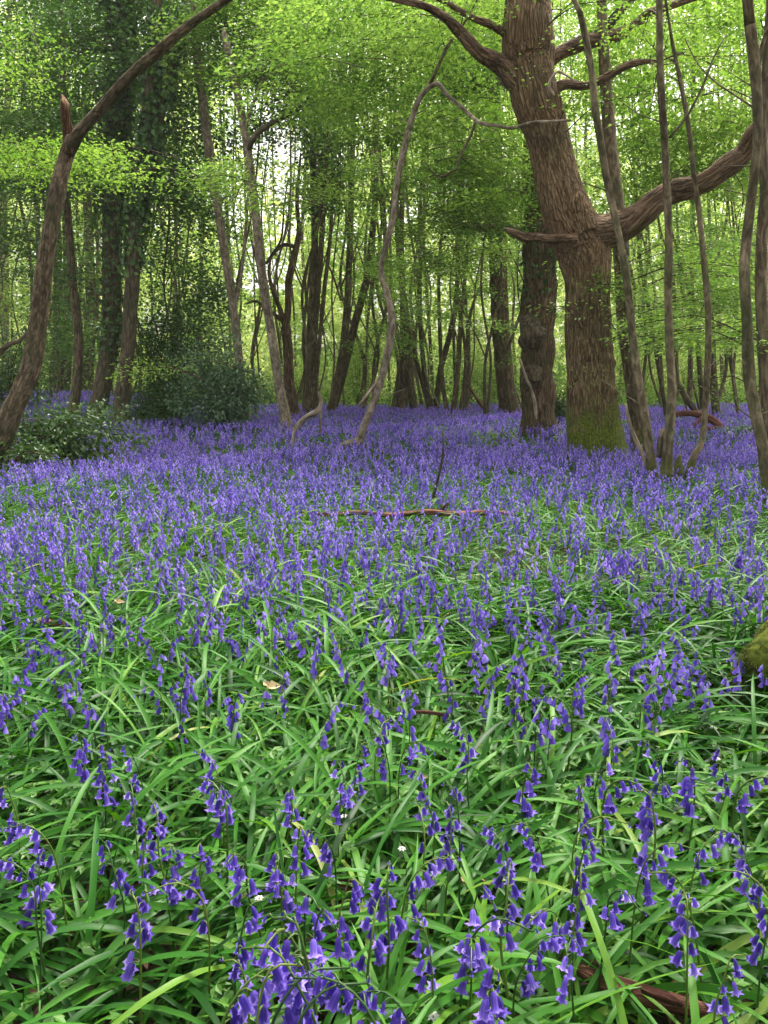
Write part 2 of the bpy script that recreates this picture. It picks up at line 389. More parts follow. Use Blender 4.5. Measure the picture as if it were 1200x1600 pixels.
BK = 'slender coppice trees behind the clearing'
def T1():
    # left foreground, snapped top
    t = tree('broken_tree', 'curved brown tree at the left edge with a splintered top and one long slanting branch', 'tree', 8.0,
        [('trunk', [(-28, 735, 38), (-4, 690, 34), (28, 620, 29), (50, 560, 28), (63, 480, 25), (72, 400, 23), (88, 310, 23), (104, 245, 20), (114, 215, 18)], {'sides': 20, 'bump': .10, 'step': .05, 'up': 0}),
         ('branch', [(109, 238, 15), (120, 212, 19), (150, 178, 15), (200, 122, 15), (250, 78, 14), (300, 36, 12), (350, 2, 11)], {'sides': 14, 'step': .06, 'root': False, 'up': 3, 'bump': .09, 'lean': -.8}),
         ('broken_stub', [(108, 238, 15), (106, 212, 13), (103, 190, 10), (101, 168, 13), (98, 150, 4)], {'mat': 'wood', 'sides': 12, 'root': False, 'bump': .25, 'step': .03}),
         ('splinter', [(112, 240, 8), (112, 205, 7), (110, 190, 2)], {'mat': 'wood', 'sides': 6, 'root': False, 'bump': .3, 'step': .02, 'Y': 7.9})],
        'brown', crown='lime', flare=.1, bump=.1)
    tree('leaning_dead_stem', 'dark bare stem leaning low behind the snapped tree at the left edge', 'tree', 11.5,
        [('trunk', [(-40, 640, 8), (0, 550, 8), (34, 530, 6), (60, 500, 4)], {'up': 0})], 'dark', crown='ivy')
    a = tree('ivy_tree', 'thick dark ivy-clad tree with a curved foot, tallest dark trunk on the left', 'tree', 17,
        [('trunk', [(146, 664, 29), (158, 615, 26), (170, 540, 26), (174, 450, 27), (176, 340, 28), (182, 240, 28), (188, 120, 28), (194, 0, 26)], {'sides': 14}),
         ('branch', [(190, 60, 14), (176, 20, 14), (168, -40, 10)], {'root': False})], 'dark', crown='ivy')
    ivy_on(a, -80, 340, 4600, .38, .12); ivy_on(a, 340, 560, 900, .34, .10)
    a = tree('ivy_tree', 'dark forked ivy tree with a broad brown foot, right of the tallest ivy trunk', 'tree', 16,
        [('trunk', [(189, 670, 27), (191, 620, 24), (200, 540, 21), (207, 430, 22), (213, 330, 22), (226, 270, 22), (233, 160, 20), (240, 60, 18), (246, 0, 16)], {'sides': 12}),
         ('branch', [(216, 330, 12), (236, 250, 12), (262, 130, 10), (290, 20, 8)], {'root': False})], 'dark', crown='ivy')
    ivy_on(a, 0, 430, 2600, .30, .11)
    tree('slim_tree', 'slim dark leaning stem just left of the ivy-clad trunks', 'tree', 17.5,
        [('trunk', [(111, 656, 17), (120, 600, 15), (122, 520, 13), (112, 420, 12), (104, 300, 10), (100, 180, 9), (96, 0, 7)])], 'mid', crown='ivy')
    for x, wd, l in ((56, 9, 'thin dark stem behind the foot of the snapped tree'), (86, 18, 'dark straight stem in shade, right of the snapped trunk'),
                     (101, 16, 'dark straight stem in shade with a paler twin beside it'), (136, 18, 'brown straight stem lit between the dark stems on the left')):
        tree('slim_tree', l, 'tree', 25 + x * .01, [('trunk', [(x, 612, wd), (x + 5, 540, wd), (x + 4, 400, wd * .9), (x - 4, 200, wd * .7), (x + 2, 0, wd * .5)])], 'dark' if x < 130 else 'brown', crown='ivy' if x > 60 else 'beech')
    tree('slim_tree', 'pale trunk at the far left edge behind the dark stems', 'tree', 30, [('trunk', [(8, 600, 14), (8, 440, 14), (6, 330, 12), (12, 150, 10), (14, 0, 8)])], 'pale', crown='far')
    tree('slim_tree', 'thin dark wavy stem near the left edge, crossing pale leaves', 'tree', 23, [('trunk', [(45, 600, 6), (50, 470, 6), (45, 380, 5), (30, 300, 5), (38, 200, 4), (40, 0, 3)])], 'dark', crown='beech')
    # thin pale stems
    tree('pale_tree', 'thin pale leaning stem rising behind the holly bush', 'tree', 16.5,
        [('trunk', [(378, 600, 14), (372, 550, 13), (366, 490, 13), (352, 400, 13), (338, 310, 13), (325, 220, 13), (313, 130, 13), (305, 50, 12), (300, 0, 11)]),
         ('branch', [(366, 490, 5), (378, 420, 5), (386, 330, 4), (390, 260, 3)], {'root': False})], 'pale', crown='beech')
    tree('pale_tree', 'tall thin pale stem leaning left with a snapped pointed top', 'tree', 15,
        [('trunk', [(446, 652, 17), (436, 600, 15), (424, 520, 14), (411, 440, 14), (400, 340, 13), (388, 240, 12), (374, 160, 11), (360, 100, 10), (351, 55, 8), (349, 44, 3)], {'up': 0}),
         ('twig', [(384, 200, 5), (396, 160, 4), (415, 120, 3), (440, 110, 2)], {'root': False}),
         ('branch', [(388, 236, 8), (400, 210, 8), (432, 190, 7), (470, 168, 5)], {'root': False, 'mat': 'dark'})], 'pale', crown='beech')
    tree('twisted_tree', 'reddish brown twisted tree forking low, behind the tall pale leaning stem', 'tree', 20,
        [('trunk', [(458, 640, 22), (452, 600, 20), (450, 550, 18), (446, 510, 17)], {'sides': 14, 'bump': .14}),
         ('limb', [(447, 525, 12), (440, 490, 9), (428, 460, 8), (420, 425, 6), (424, 400, 3)], {'root': False, 'bump': .12}),
         ('limb', [(446, 525, 16), (450, 480, 12), (451, 440, 14), (460, 400, 13), (467, 360, 9), (464, 310, 7), (470, 240, 4)], {'root': False, 'bump': .14}),
         ('branch', [(440, 500, 8), (420, 485, 7), (400, 470, 5), (385, 475, 3)], {'root': False}),
         ('branch', [(458, 385, 8), (445, 382, 8), (430, 392, 7), (416, 412, 5)], {'root': False}),
         ('branch', [(430, 392, 5), (440, 370, 4), (444, 320, 3), (450, 280, 2)], {'root': False, 'mat': 'dark'})], 'limb', crown='far', bump=.12)
    a = tree('ivy_coppice', 'clump of brown stems wrapped high in dark ivy, near the middle of the wood', 'tree', 21.5,
        [('stem', [(479, 636, 18), (482, 560, 15), (489, 450, 14), (492, 350, 13), (488, 200, 12), (484, 80, 10), (480, 0, 9)]),
         ('stem', [(496, 640, 14), (490, 560, 13), (496, 460, 11), (504, 350, 10), (506, 220, 10), (500, 80, 8), (498, 0, 8)]),
         ('stem', [(492, 620, 8), (505, 470, 8), (516, 370, 7), (524, 240, 6), (545, 120, 5), (560, 0, 4)]),
         ('stem', [(484, 620, 7), (474, 540, 6), (482, 440, 5), (500, 330, 5), (520, 250, 4)])], 'mid', crown='ivy')
    ivy_on(a, -60, 330, 5000, .50, .10)
    tree('leaning_tree', 'brown stem leaning right with its mossy twin, just right of the ivy-wrapped clump', 'tree', 22,
        [('trunk', [(518, 636, 16), (530, 580, 15), (541, 500, 14), (546, 400, 12), (549, 300, 11), (552, 180, 9), (556, 0, 8)]),
         ('branch', [(533, 470, 4), (520, 430, 4), (505, 400, 3)], {'root': False})], 'mid', crown='beech')
    tree('leaning_tree', 'dark mossy stem leaning strongly right beside the brown leaning stem', 'tree', 22.6,
        [('trunk', [(520, 640, 16), (537, 580, 15), (556, 500, 15), (574, 430, 14), (584, 340, 12), (588, 250, 10), (584, 120, 8), (580, 0, 7)])], 'dark', crown='beech')
    tree('curvy_tree', 'slender pale curvy stem with a hooked foot and a drooping bare twig', 'tree', 10.3,
        [('trunk', [(527, 703, 9), (546, 692, 11), (560, 690, 13), (568, 668, 12), (580, 638, 12), (594, 596, 12), (607, 545, 12), (612, 500, 11), (605, 460, 10), (596, 430, 9), (597, 405, 8), (607, 370, 9), (615, 335, 9), (618, 300, 8), (624, 265, 9), (632, 230, 9), (642, 190, 8), (655, 155, 8), (672, 133, 6)], {'sides': 14, 'step': .05, 'up': 0, 'wander': .03}),
         ('branch', [(670, 137, 7), (684, 131, 7), (700, 150, 6), (718, 165, 6), (735, 180, 6), (750, 192, 6), (775, 196, 5), (800, 200, 5), (830, 192, 5), (862, 190, 4), (892, 188, 3)], {'root': False, 'lean': -1.2, 'step': .05}),
         ('branch', [(670, 135, 7), (684, 105, 5), (700, 70, 5), (716, 50, 4), (735, 20, 3), (745, 0, 3)], {'root': False, 'mat': 'grey'}),
         ('branch', [(742, 192, 4), (735, 215, 4), (720, 240, 4), (715, 262, 3), (700, 270, 3), (688, 280, 3), (670, 262, 2)], {'root': False, 'mat': 'dark', 'Y': 9.9}),
         ('branch', [(592, 595, 5), (583, 604, 6), (570, 622, 5), (561, 634, 3)], {'root': False, 'mat': 'palewood'})], 'pale', crown='beech', flare=0)
    # coppices in the middle
    def cop(label, Y, lst, mat='mid', crown='beech', group=BK):
        tree('coppice_tree', label, 'tree', Y, [('stem', s) for s in lst], mat, group, crown=crown, sides=8)
    cop('coppice clump with a broad pale stump between its dark stems, centre of the wood', 23, [
        [(616, 637, 12), (628, 550, 11), (629, 460, 11), (622, 380, 10), (618, 250, 8), (616, 100, 6), (610, 0, 5)],
        [(648, 637, 14), (640, 590, 12), (620, 520, 10), (606, 440, 9), (600, 330, 8), (590, 200, 6), (575, 0, 5)],
        [(645, 637, 13), (638, 520, 12), (630, 460, 10), (628, 330, 9), (640, 150, 7), (650, 0, 5)],
        [(628, 640, 22), (630, 600, 18), (633, 560, 14), (634, 520, 10)]], 'mid')
    cop('fan of three slim dark stems right of the pale stump', 23.5, [
        [(673, 637, 12), (664, 590, 10), (657, 510, 9), (656, 430, 8), (658, 300, 6), (666, 120, 5), (670, 0, 4)],
        [(670, 637, 9), (650, 560, 8), (640, 510, 7), (628, 430, 6), (615, 300, 5), (610, 150, 4)],
        [(682, 637, 12), (688, 580, 11), (706, 510, 11), (714, 450, 9), (717, 330, 7), (712, 160, 5), (722, 0, 4)]], 'dark')
    cop('close-set slim stems leaning apart, left of the thick dark trunk', 22.5, [
        [(698, 642, 9), (691, 590, 8), (687, 510, 7), (686, 420, 6), (694, 300, 5), (690, 120, 4)],
        [(709, 642, 12), (716, 570, 10), (720, 500, 8), (728, 420, 7), (736, 300, 6), (750, 120, 4)],
        [(728, 640, 10), (732, 580, 9), (732, 510, 8), (744, 460, 3), (756, 440, 2)],
        [(720, 640, 8), (728, 560, 7), (716, 470, 5), (712, 360, 4), (704, 200, 3)]], 'mid')
    tree('thick_tree', 'thick straight dark brown trunk left of the pair of old oaks', 'tree', 22,
        [('trunk', [(795, 640, 32), (789, 590, 28), (783, 520, 27), (779, 440, 27), (777, 360, 26), (772, 240, 22), (770, 100, 18), (768, 0, 14)], {'sides': 16})], 'oak2', crown='beech')
T1()

# --- the two old oaks
def oak_shape(L, a):
    L = L * 1.11
    f = np.exp(-L / .32)
    r = 1 + f * (.55 + .20 * np.sin(3 * a + .6) + .12 * np.sin(5 * a + 2)) + .02 * np.sin(7 * a + L)
    for h, wd, am, ph in ((.95, .05, .05, 1.2), (1.2, .045, .085, 1.8), (1.42, .04, .045, 1.4), (1.62, .05, .09, 2.0), (1.84, .04, .05, 1.5), (2.05, .04, .05, 2.3), (2.25, .05, .06, 1.2), (2.5, .06, .04, 2.6)):
        r = r + am * np.exp(-((L - h - .06 * np.sin(2 * a + ph)) / wd) ** 2) * (.55 + .45 * np.cos(a - 2.4 * ph))
    r = r + .14 * np.exp(-((L - 2.98) / .20) ** 2) + .05 * np.exp(-((L - 2.7) / .1) ** 2) * np.cos(3 * a)
    return r
def burl_shape(L, a):
    return 1 + .03 * np.sin(4 * a + L * 2) + .02 * np.sin(9 * a)
def T2():
    Y = 9.9
    t = tree('old_oak', 'massive brown oak with a mossy foot, ridged bark and a great limb reaching right', 'tree', Y,
        [('trunk', [(930, 704, 78), (928, 670, 77), (924, 620, 74), (921, 560, 70), (919, 500, 67), (917, 450, 65), (914, 405, 67), (906, 378, 78), (890, 345, 74), (876, 300, 66), (864, 250, 62), (852, 200, 63), (838, 155, 68), (831, 122, 66), (826, 95, 73), (824, 68, 74), (823, 45, 70), (824, 20, 66), (824, 0, 64)],
          {'sides': 72, 'step': .028, 'bump': .035, 'shape': oak_shape, 'wander': .03, 'up': 4.5}),
         ('limb', [(905, 362, 60), (938, 366, 50), (972, 353, 45), (1000, 335, 40), (1024, 314, 36), (1050, 299, 34), (1080, 292, 34), (1108, 280, 30), (1135, 260, 31), (1162, 238, 28), (1184, 205, 30), (1215, 175, 28), (1260, 140, 24), (1330, 110, 14)],
          {'sides': 36, 'step': .035, 'bump': .12, 'mat': 'limb', 'root': False, 'up': 0, 'lean': -1.0}),
         ('burr', [(915, 368, 48), (905, 342, 50), (899, 318, 38), (902, 300, 18)], {'sides': 30, 'step': .02, 'bump': .10, 'root': False, 'up': 0, 'Y': Y - .16}),
         ('branch', [(900, 374, 14), (878, 372, 12), (862, 374, 14), (838, 370, 12), (820, 371, 13), (803, 364, 10), (792, 359, 8)], {'mat': 'limb', 'sides': 16, 'step': .03, 'bump': .14, 'root': False, 'Y': Y - .35}),
         ('branch', [(820, 140, 40), (800, 122, 30), (778, 98, 24), (752, 85, 20), (735, 70, 20), (716, 48, 17), (696, 28, 12), (665, 10, 10), (625, 0, 9)], {'mat': 'limb', 'sides': 18, 'step': .05, 'bump': .12, 'root': False, 'lean': -.7}),
         ('branch', [(812, 66, 20), (792, 54, 12), (765, 38, 11), (738, 28, 9), (708, 10, 8), (690, 0, 7)], {'mat': 'limb', 'sides': 12, 'step': .05, 'root': False, 'lean': -.4}),
         ('branch', [(846, 140, 24), (866, 138, 16), (886, 132, 15), (915, 134, 12), (945, 122, 11), (975, 105, 10), (1000, 97, 8), (1030, 96, 4)], {'mat': 'limb', 'sides': 12, 'step': .05, 'bump': .12, 'root': False, 'lean': -.5}),
         ('branch', [(845, 100, 26), (880, 80, 20), (915, 66, 20), (935, 62, 18), (960, 55, 17), (985, 45, 14), (1010, 22, 12), (1040, 12, 11), (1075, 0, 9)], {'mat': 'limb', 'sides': 12, 'step': .05, 'bump': .12, 'root': False, 'Y': Y + .5}),
         ('branch', [(905, 70, 10), (925, 62, 15), (945, 45, 15), (968, 18, 13), (985, 0, 11)], {'mat': 'dark', 'sides': 10, 'root': False, 'Y': Y + .6}),
         ('dead_branch', [(864, 150, 6), (858, 135, 5), (862, 122, 4), (872, 112, 4), (885, 118, 3), (900, 128, 2)], {'mat': 'palewood', 'sides': 8, 'root': False, 'Y': Y - .45, 'step': .03})],
        'oak', crown='lime', flare=.0, wander=.05)
    # roots of the foot
    t2 = tree('old_oak', 'second old oak with bulging dark burrs, just left of the massive mossy oak', 'tree', 14.2,
        [('trunk', [(842, 662, 54), (841, 620, 50), (840, 560, 50), (841, 500, 52), (843, 440, 50), (842, 380, 46), (842, 320, 44), (838, 240, 38), (832, 120, 30), (826, 0, 24)], {'sides': 40, 'step': .05, 'bump': .08}),
         ('burr', [(832, 545, 28), (827, 528, 44), (829, 508, 38), (833, 494, 18)], {'sides': 20, 'step': .03, 'bump': .30, 'root': False, 'up': 0, 'Y': 14.0, 'mat': 'dark'}),
         ('burr', [(836, 608, 22), (833, 594, 34), (835, 574, 26)], {'sides': 20, 'step': .03, 'bump': .32, 'root': False, 'up': 0, 'Y': 13.95, 'mat': 'dark'}),
         ('branch', [(838, 330, 14), (815, 305, 12), (792, 300, 10), (770, 312, 7), (756, 330, 4)], {'root': False}),
         ('branch', [(835, 372, 12), (800, 356, 12), (750, 356, 12), (700, 348, 8)], {'root': False, 'mat': 'limb', 'Y': 15.2, 'wander': .15}),
         ('dead_shoot', [(838, 655, 5), (834, 620, 5), (820, 585, 4), (812, 560, 3)], {'root': False, 'Y': 13.7, 'mat': 'palewood'})],
        'oak2', crown='ivy', bump=.08)
    ivy_on(t2, 250, 470, 1500, .42, .08)
    # right hand coppice stems
    tree('slim_tree', 'grey-brown straight trunk right behind the massive mossy oak', 'tree', 10.4,
        [('trunk', [(1000, 682, 32), (992, 620, 28), (981, 540, 28), (974, 460, 27), (970, 380, 26), (962, 300, 24), (953, 220, 22), (947, 140, 20), (942, 60, 17), (940, 0, 15)], {'sides': 16, 'step': .06}),
         ('branch', [(980, 500, 4), (965, 470, 4), (955, 455, 3)], {'root': False})], 'grey', crown='lime', flare=.15)
    tree('slim_tree', 'slender stem crossing in front of the oak limb, leaning left from a mossy dark foot', 'tree', 7.3,
        [('trunk', [(1019, 733, 17), (1013, 685, 15), (1002, 615, 15), (990, 540, 14), (982, 460, 13), (973, 400, 12), (962, 345, 12), (950, 290, 12), (938, 220, 12), (930, 170, 12), (924, 110, 11), (914, 55, 11), (906, 20, 9), (897, 0, 8)], {'sides': 12, 'step': .05}),
         ('dead_shoot', [(1011, 732, 6), (1002, 705, 7), (990, 680, 7), (982, 655, 6), (978, 630, 3)], {'mat': 'palewood', 'root': False})], 'grey', crown='lime', flare=.1)
    tree('slim_tree', 'straight upright grey stem in front of the great oak limb, with a gnarled foot', 'tree', 7.1,
        [('trunk', [(1041, 737, 21), (1044, 690, 17), (1050, 620, 16), (1046, 540, 14), (1044, 460, 13), (1045, 380, 13), (1042, 300, 13), (1039, 230, 12), (1034, 160, 12), (1031, 90, 11), (1030, 0, 10)], {'sides': 12, 'step': .05}),
         ('stub', [(1030, 715, 10), (1032, 690, 11), (1036, 670, 6)], {'mat': 'dark', 'root': False}),
         ('branch', [(1046, 215, 4), (1075, 180, 4), (1100, 130, 4), (1115, 90, 3), (1134, 55, 2)], {'root': False, 'mat': 'dark'}),
         ('root', [(1040, 735, 8), (1050, 742, 7), (1062, 752, 4)], {'mat': 'dark', 'root': False})], 'grey', crown='lime', flare=.2)
    tree('slim_tree', 'thin crooked mossy-footed stem, bent near the ground, right of the upright grey stem', 'tree', 7.2,
        [('trunk', [(1077, 736, 13), (1085, 712, 13), (1096, 692, 11), (1102, 640, 11), (1106, 560, 11), (1106, 480, 11), (1099, 400, 10), (1092, 330, 9), (1084, 270, 8), (1076, 200, 8), (1064, 130, 7), (1052, 75, 6), (1040, 0, 4)], {'sides': 10, 'step': .05}),
         ('branch', [(1180, 170, 3), (1150, 150, 3), (1120, 130, 3), (1090, 100, 2), (1070, 60, 2)], {'root': False, 'lean': .3, 'mat': 'mid'})], 'grey', crown='lime', flare=.1)
    tree('slim_tree', 'curved mossy stem at the right edge with its foot deep in bluebells', 'tree', 6.2,
        [('trunk', [(1201, 766, 22), (1192, 700, 20), (1178, 635, 19), (1170, 580, 20), (1167, 500, 17), (1163, 430, 18), (1166, 380, 17), (1173, 320, 15), (1181, 250, 15), (1184, 180, 16), (1179, 100, 18), (1172, 40, 17), (1168, 0, 17)], {'sides': 14, 'step': .05}),
         ('branch', [(1183, 150, 9), (1186, 100, 7), (1194, 60, 7), (1204, 40, 6)], {'root': False, 'up': 0})], 'grey', crown='lime', flare=.1)
    tree('slim_tree', 'straight brownish trunk at the right edge behind the curved mossy stem', 'tree', 8.0,
        [('trunk', [(1206, 700, 22), (1198, 600, 20), (1190, 480, 18), (1190, 380, 16), (1196, 300, 16), (1192, 220, 14), (1196, 140, 14), (1204, 0, 12)], {'sides': 12, 'step': .06})], 'mid', crown='lime')
    for i, (pts, l) in enumerate((
        ([(1040, 640, 8), (1030, 580, 8), (1020, 515, 8), (1008, 450, 7), (1000, 400, 6), (990, 250, 4)], 'dark thin stem leaning left between the slender front stems'),
        ([(1120, 655, 16), (1114, 590, 15), (1112, 520, 12), (1104, 430, 10), (1090, 300, 8), (1080, 100, 6)], 'dark mossy trunk behind the thin crooked stem'),
        ([(1098, 640, 10), (1092, 560, 9), (1084, 480, 9), (1060, 400, 8), (1040, 330, 6), (1020, 200, 4)], 'dark stem leaning left behind the upright grey stem'),
        ([(1150, 620, 7), (1140, 540, 7), (1150, 470, 5), (1146, 350, 4), (1130, 200, 3)], 'thin dark stem standing between the crooked stem and the right edge'),
        ([(1000, 630, 6), (1010, 540, 6), (1006, 470, 5), (1016, 380, 4)], 'thinnest dark stem behind the foot of the leaning slender stem'))):
        tree('slim_tree', l, 'tree', 19 + i, [('trunk', pts)], 'dark', BK, crown='beech')
T2()

# --- background stems that nothing tells apart
def back_stems():
    k = 0
    xs = list(np.linspace(-60, 1260, 46))
    for x in xs:
        x = x + random.uniform(-14, 14)
        Y = random.uniform(26, 38); wd = random.choice([4, 5, 6, 7, 9]) * (.8 + random.random() * .4)
        l = random.uniform(-40, 40); b = 618 + random.uniform(-6, 10)
        pts = [(x, b, wd), (x + l * .25 + random.uniform(-6, 6), 500, wd * .9), (x + l * .5 + random.uniform(-10, 10), 380, wd * .8), (x + l * .8 + random.uniform(-10, 10), 220, wd * .65), (x + l * 1.2, 0, wd * .4)]
        st = [('trunk', pts, {'step': .4})]
        if random.random() < .5:
            sg = random.choice([-1, 1])
            st.append(('branch', [(pts[1][0], 500, wd * .6), (x + sg * 14, 440, wd * .5), (x + sg * 22 + l * .3, 330, wd * .4), (x + sg * 30 + l, 150, wd * .25)], {'root': False, 'step': .4}))
        tree('background_tree', 'thin distant stem among pale green leaves at the back of the wood', 'tree', Y, st,
             random.choice(['mid', 'dark', 'mid', 'brown']), 'thin trees at the back of the wood', sides=6, crown='far' if random.random() < .75 else 'beech', wander=.3)
        k += 1
back_stems()
def tangle():
    for i in range(64):
        x = -30 + 1260 * (i + .5) / 64 + random.uniform(-12, 12)
        if 860 < x < 990: continue
        Y = random.uniform(18.5, 27); wd = random.choice([3, 3.5, 4, 5, 6]); l = random.uniform(-70, 70); b = 590 + 24000 / (Y * 24)
        sg = random.choice([-1, 1]); k = random.uniform(5, 16)
        pts = [(x, b, wd * 1.2), (x + l * .15 + k * sg, 560, wd), (x + l * .35 - k * sg * .5, 450, wd * .9), (x + l * .6 + k * sg, 320, wd * .75), (x + l, 150, wd * .6), (x + l * 1.3, 0, wd * .4)]
        st = [('trunk', pts, {'step': .25})]
        for q in range(random.choice([1, 2, 3])):
            p = pts[random.choice([1, 2, 3])]; sg = random.choice([-1, 1])
            st.append(('branch', [(p[0], p[1], wd * .6), (p[0] + sg * 14, p[1] - 34, wd * .5), (p[0] + sg * random.uniform(20, 50), p[1] - 90, wd * .35), (p[0] + sg * random.uniform(20, 60), p[1] - 150, wd * .2)], {'root': False, 'step': .25, 'up': 0}))
        tree('coppice_sapling', 'thin crooked brown-grey stem in the tangle just behind the bluebell carpet', 'tree', Y, st,
             random.choice(['mid', 'pale', 'brown', 'grey', 'mid']), 'thin crooked stems behind the carpet', sides=7, crown=random.choice(['beech', 'beech', 'far']), wander=.15, hang=i % 3 == 0)
tangle()

# ------------------------------------------------------------------ foliage sprays hung on the trees
def spray(t, C, L=1.0, n=160, size=.055, wr=.62, tilt=.25, drop=.35, thick=.06, leafvar=None, twig=True):
    """a flat layered spray of leaves on a twig that grows from tree t and ends round C"""
    ax = t['ax']; want = C[2] - .25 * np.linalg.norm(ax[:, :2] - C[:2], axis=1)
    d = np.linalg.norm(ax[:, :2] - C[:2], axis=1) + 1.5 * np.abs(ax[:, 2] - want)
    a = ax[np.argmin(d)]
    dirv = C - a; dirv[2] = 0
    if np.linalg.norm(dirv) < .3: dirv = np.array([random.uniform(-1, 1), random.uniform(-1, 1), 0])
    dirv = norm(dirv[None])[0]
    side = np.array([-dirv[1], dirv[0], 0])
    end = C + dirv * L * .5 + np.array([0, 0, -drop * L * .3])
    if twig and random.random() < .6:
        mid = (a + C) / 2 + np.array([0, 0, .12 * np.linalg.norm(C - a)])
        ln = np.linalg.norm(C - a)
        if ln > 1.3:            # only the last stretch of a long branch is thick enough to draw
            a = C - (C - a) / ln * 1.1 + np.array([0, 0, .08]); mid = (a + C) / 2 + np.array([0, 0, .08]); ln = .6
        pp = spline([[*a], [*mid], [*(C - dirv * L * .3)], [*end]], 10)
        r0 = .004 + .004 * ln
        tube(t['mb'], pp, np.linspace(r0, .003, 10), 4, 0, mat=1, cap=False)
        for q in range(3):
            b = pp[5 + q]; s = side * (1 if q % 2 else -1)
            tube(t['mb'], spline([b, b + s * L * .2 + dirv * L * .15, b + s * L * .4 + dirv * L * .3 - np.array([0, 0, .05 * L])], 4), np.linspace(.004, .002, 4), 3, 0, mat=1, cap=False)
    # leaves in rows along side twigs
    u = RNG.random(n) ** .8; rows = RNG.integers(-5, 6, n)
    ang = rows * .17 + RNG.normal(0, .05, n)
    rad = L * u
    bx = np.cos(ang * 1.5) * rad; by = np.sin(ang * 1.5) * rad * 1.0
    z = -drop * (rad / L) ** 2 * L * .6 + RNG.normal(0, thick, n) + .08 * np.sin(rows * 2.1)
    c = C - dirv * L * .45 + dirv * bx[:, None] + side * by[:, None] + np.array([0, 0, 1]) * z[:, None]
    N = np.array([0, 0, 1.]) + RNG.normal(0, tilt, (n, 3))
    D = dirv * np.cos(ang)[:, None] + side * np.sin(ang)[:, None] + RNG.normal(0, .6, (n, 3)) * [1, 1, .35] + [0, 0, -.12]
    v = np.clip((random.random() * .5 if leafvar is None else leafvar) + RNG.random(n) * .6, 0, 1)
    leaves(t['mb'], c, N, D, size * (.65 + .6 * RNG.random(n)), wr, a=v)
    t['used'] += 1

def nearest_tree(C, crown=None):
    best, bd = None, 1e9
    for t in TREES:
        if not t['hang'] or (crown and t['crown'] not in crown): continue
        d = np.min(np.linalg.norm(t['ax'][::3, :2] - C[:2], axis=1)) + t['used'] * .004
        top = t['ax'][:, 2].max()
        if C[2] > top + 1.5: d += (C[2] - top)
        if d < bd: best, bd = t, d
    return best
def region(x0, y0, x1, y1, d0, d1, count, crown, L=1.0, n=160, size=.055, slope=0, **k):
    for _ in range(count):
        u = random.random(); x = x0 + (x1 - x0) * u; y = y0 + (y1 - y0) * random.random() + slope * (u - .5)
        C = P(x, y, random.uniform(d0, d1))
        if C[2] < .35: continue
        t = nearest_tree(C, crown)
        spray(t, C, L * random.uniform(.6, 1.25), int(n * random.uniform(.6, 1.3)), size, **k)
LM = ('lime',); BE = ('beech',); IV = ('ivy',); FR = ('far', 'beech')
# far back, pale
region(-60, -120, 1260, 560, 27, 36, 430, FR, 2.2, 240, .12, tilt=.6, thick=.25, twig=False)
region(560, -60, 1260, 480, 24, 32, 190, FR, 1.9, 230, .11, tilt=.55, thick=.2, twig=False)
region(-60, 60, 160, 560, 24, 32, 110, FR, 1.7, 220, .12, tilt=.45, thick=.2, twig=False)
# middle distance
region(480, -100, 820, 420, 16, 24, 140, BE, 1.3, 220, .085, tilt=.4, thick=.12)
region(420, -20, 800, 330, 10.5, 14, 46, BE + LM, 1.1, 210, .075, thick=.03)
region(560, 250, 820, 560, 18, 24, 70, BE, 1.2, 200, .09, tilt=.3)
region(930, -60, 1250, 540, 14, 22, 160, BE, 1.3, 200, .09, tilt=.3)
region(-50, -100, 120, 430, 14, 20, 100, ('ivy', 'beech'), 1.2, 220, .08, tilt=.4)
region(250, -80, 480, 120, 15, 20, 120, ('beech',), 1.2, 220, .08, tilt=.4)
# near, bright layers
region(-80, 225, 120, 262, 9.5, 11.5, 12, LM, .8, 200, .055, thick=.06)
region(120, 245, 400, 285, 10, 12.5, 13, LM + BE, .8, 200, .055, thick=.06, slope=40)
region(-40, 20, 60, 140, 9, 12, 8, LM, .8, 160, .05)
region(170, 560, 300, 580, 11.0, 11.6, 4, LM + BE, .55, 110, .045, thick=.02)
region(900, -60, 1230, 200, 12, 15, 60, LM + BE, 1.1, 190, .08, thick=.03)
region(960, -60, 1230, 160, 8, 10, 18, LM, .7, 120, .05)
region(960, 190, 1230, 300, 12.5, 15, 36, LM + BE, 1.1, 180, .08, thick=.03)
region(950, 400, 1220, 520, 8.6, 10.8, 14, LM, .75, 150, .05, thick=.04)
region(640, 300, 800, 420, 12, 15, 22, BE, .8, 170, .06)
region(1080, 330, 1230, 400, 8.5, 11, 8, LM, .7, 130, .05)
region(940, 380, 1230, 470, 8.5, 11, 18, LM, .8, 160, .055)
region(1010, 495, 1200, 530, 8.2, 10.5, 14, LM, .8, 170, .055, thick=.03)
region(1090, 590, 1200, 640, 7.9, 9.5, 4, LM, .5, 60, .045)
region(860, 455, 960, 500, 8.7, 9.1, 3, LM, .45, 36, .045, thick=.02)
region(880, 555, 950, 600, 8.7, 9.1, 2, LM, .35, 22, .04, thick=.02)
region(620, -60, 820, 60, 9.5, 12, 20, LM + BE, .9, 180, .06)
region(690, 210, 840, 330, 11.5, 14, 40, BE, .9, 220, .065, slope=-60)
region(400, -20, 760, 190, 12, 16, 90, BE, 1.0, 230, .068)
region(800, 20, 900, 200, 8.8, 9.1, 3, LM, .35, 26, .045)
region(-200, -420, 1400, -60, 9, 26, 12, None, 1.6, 220, .08)
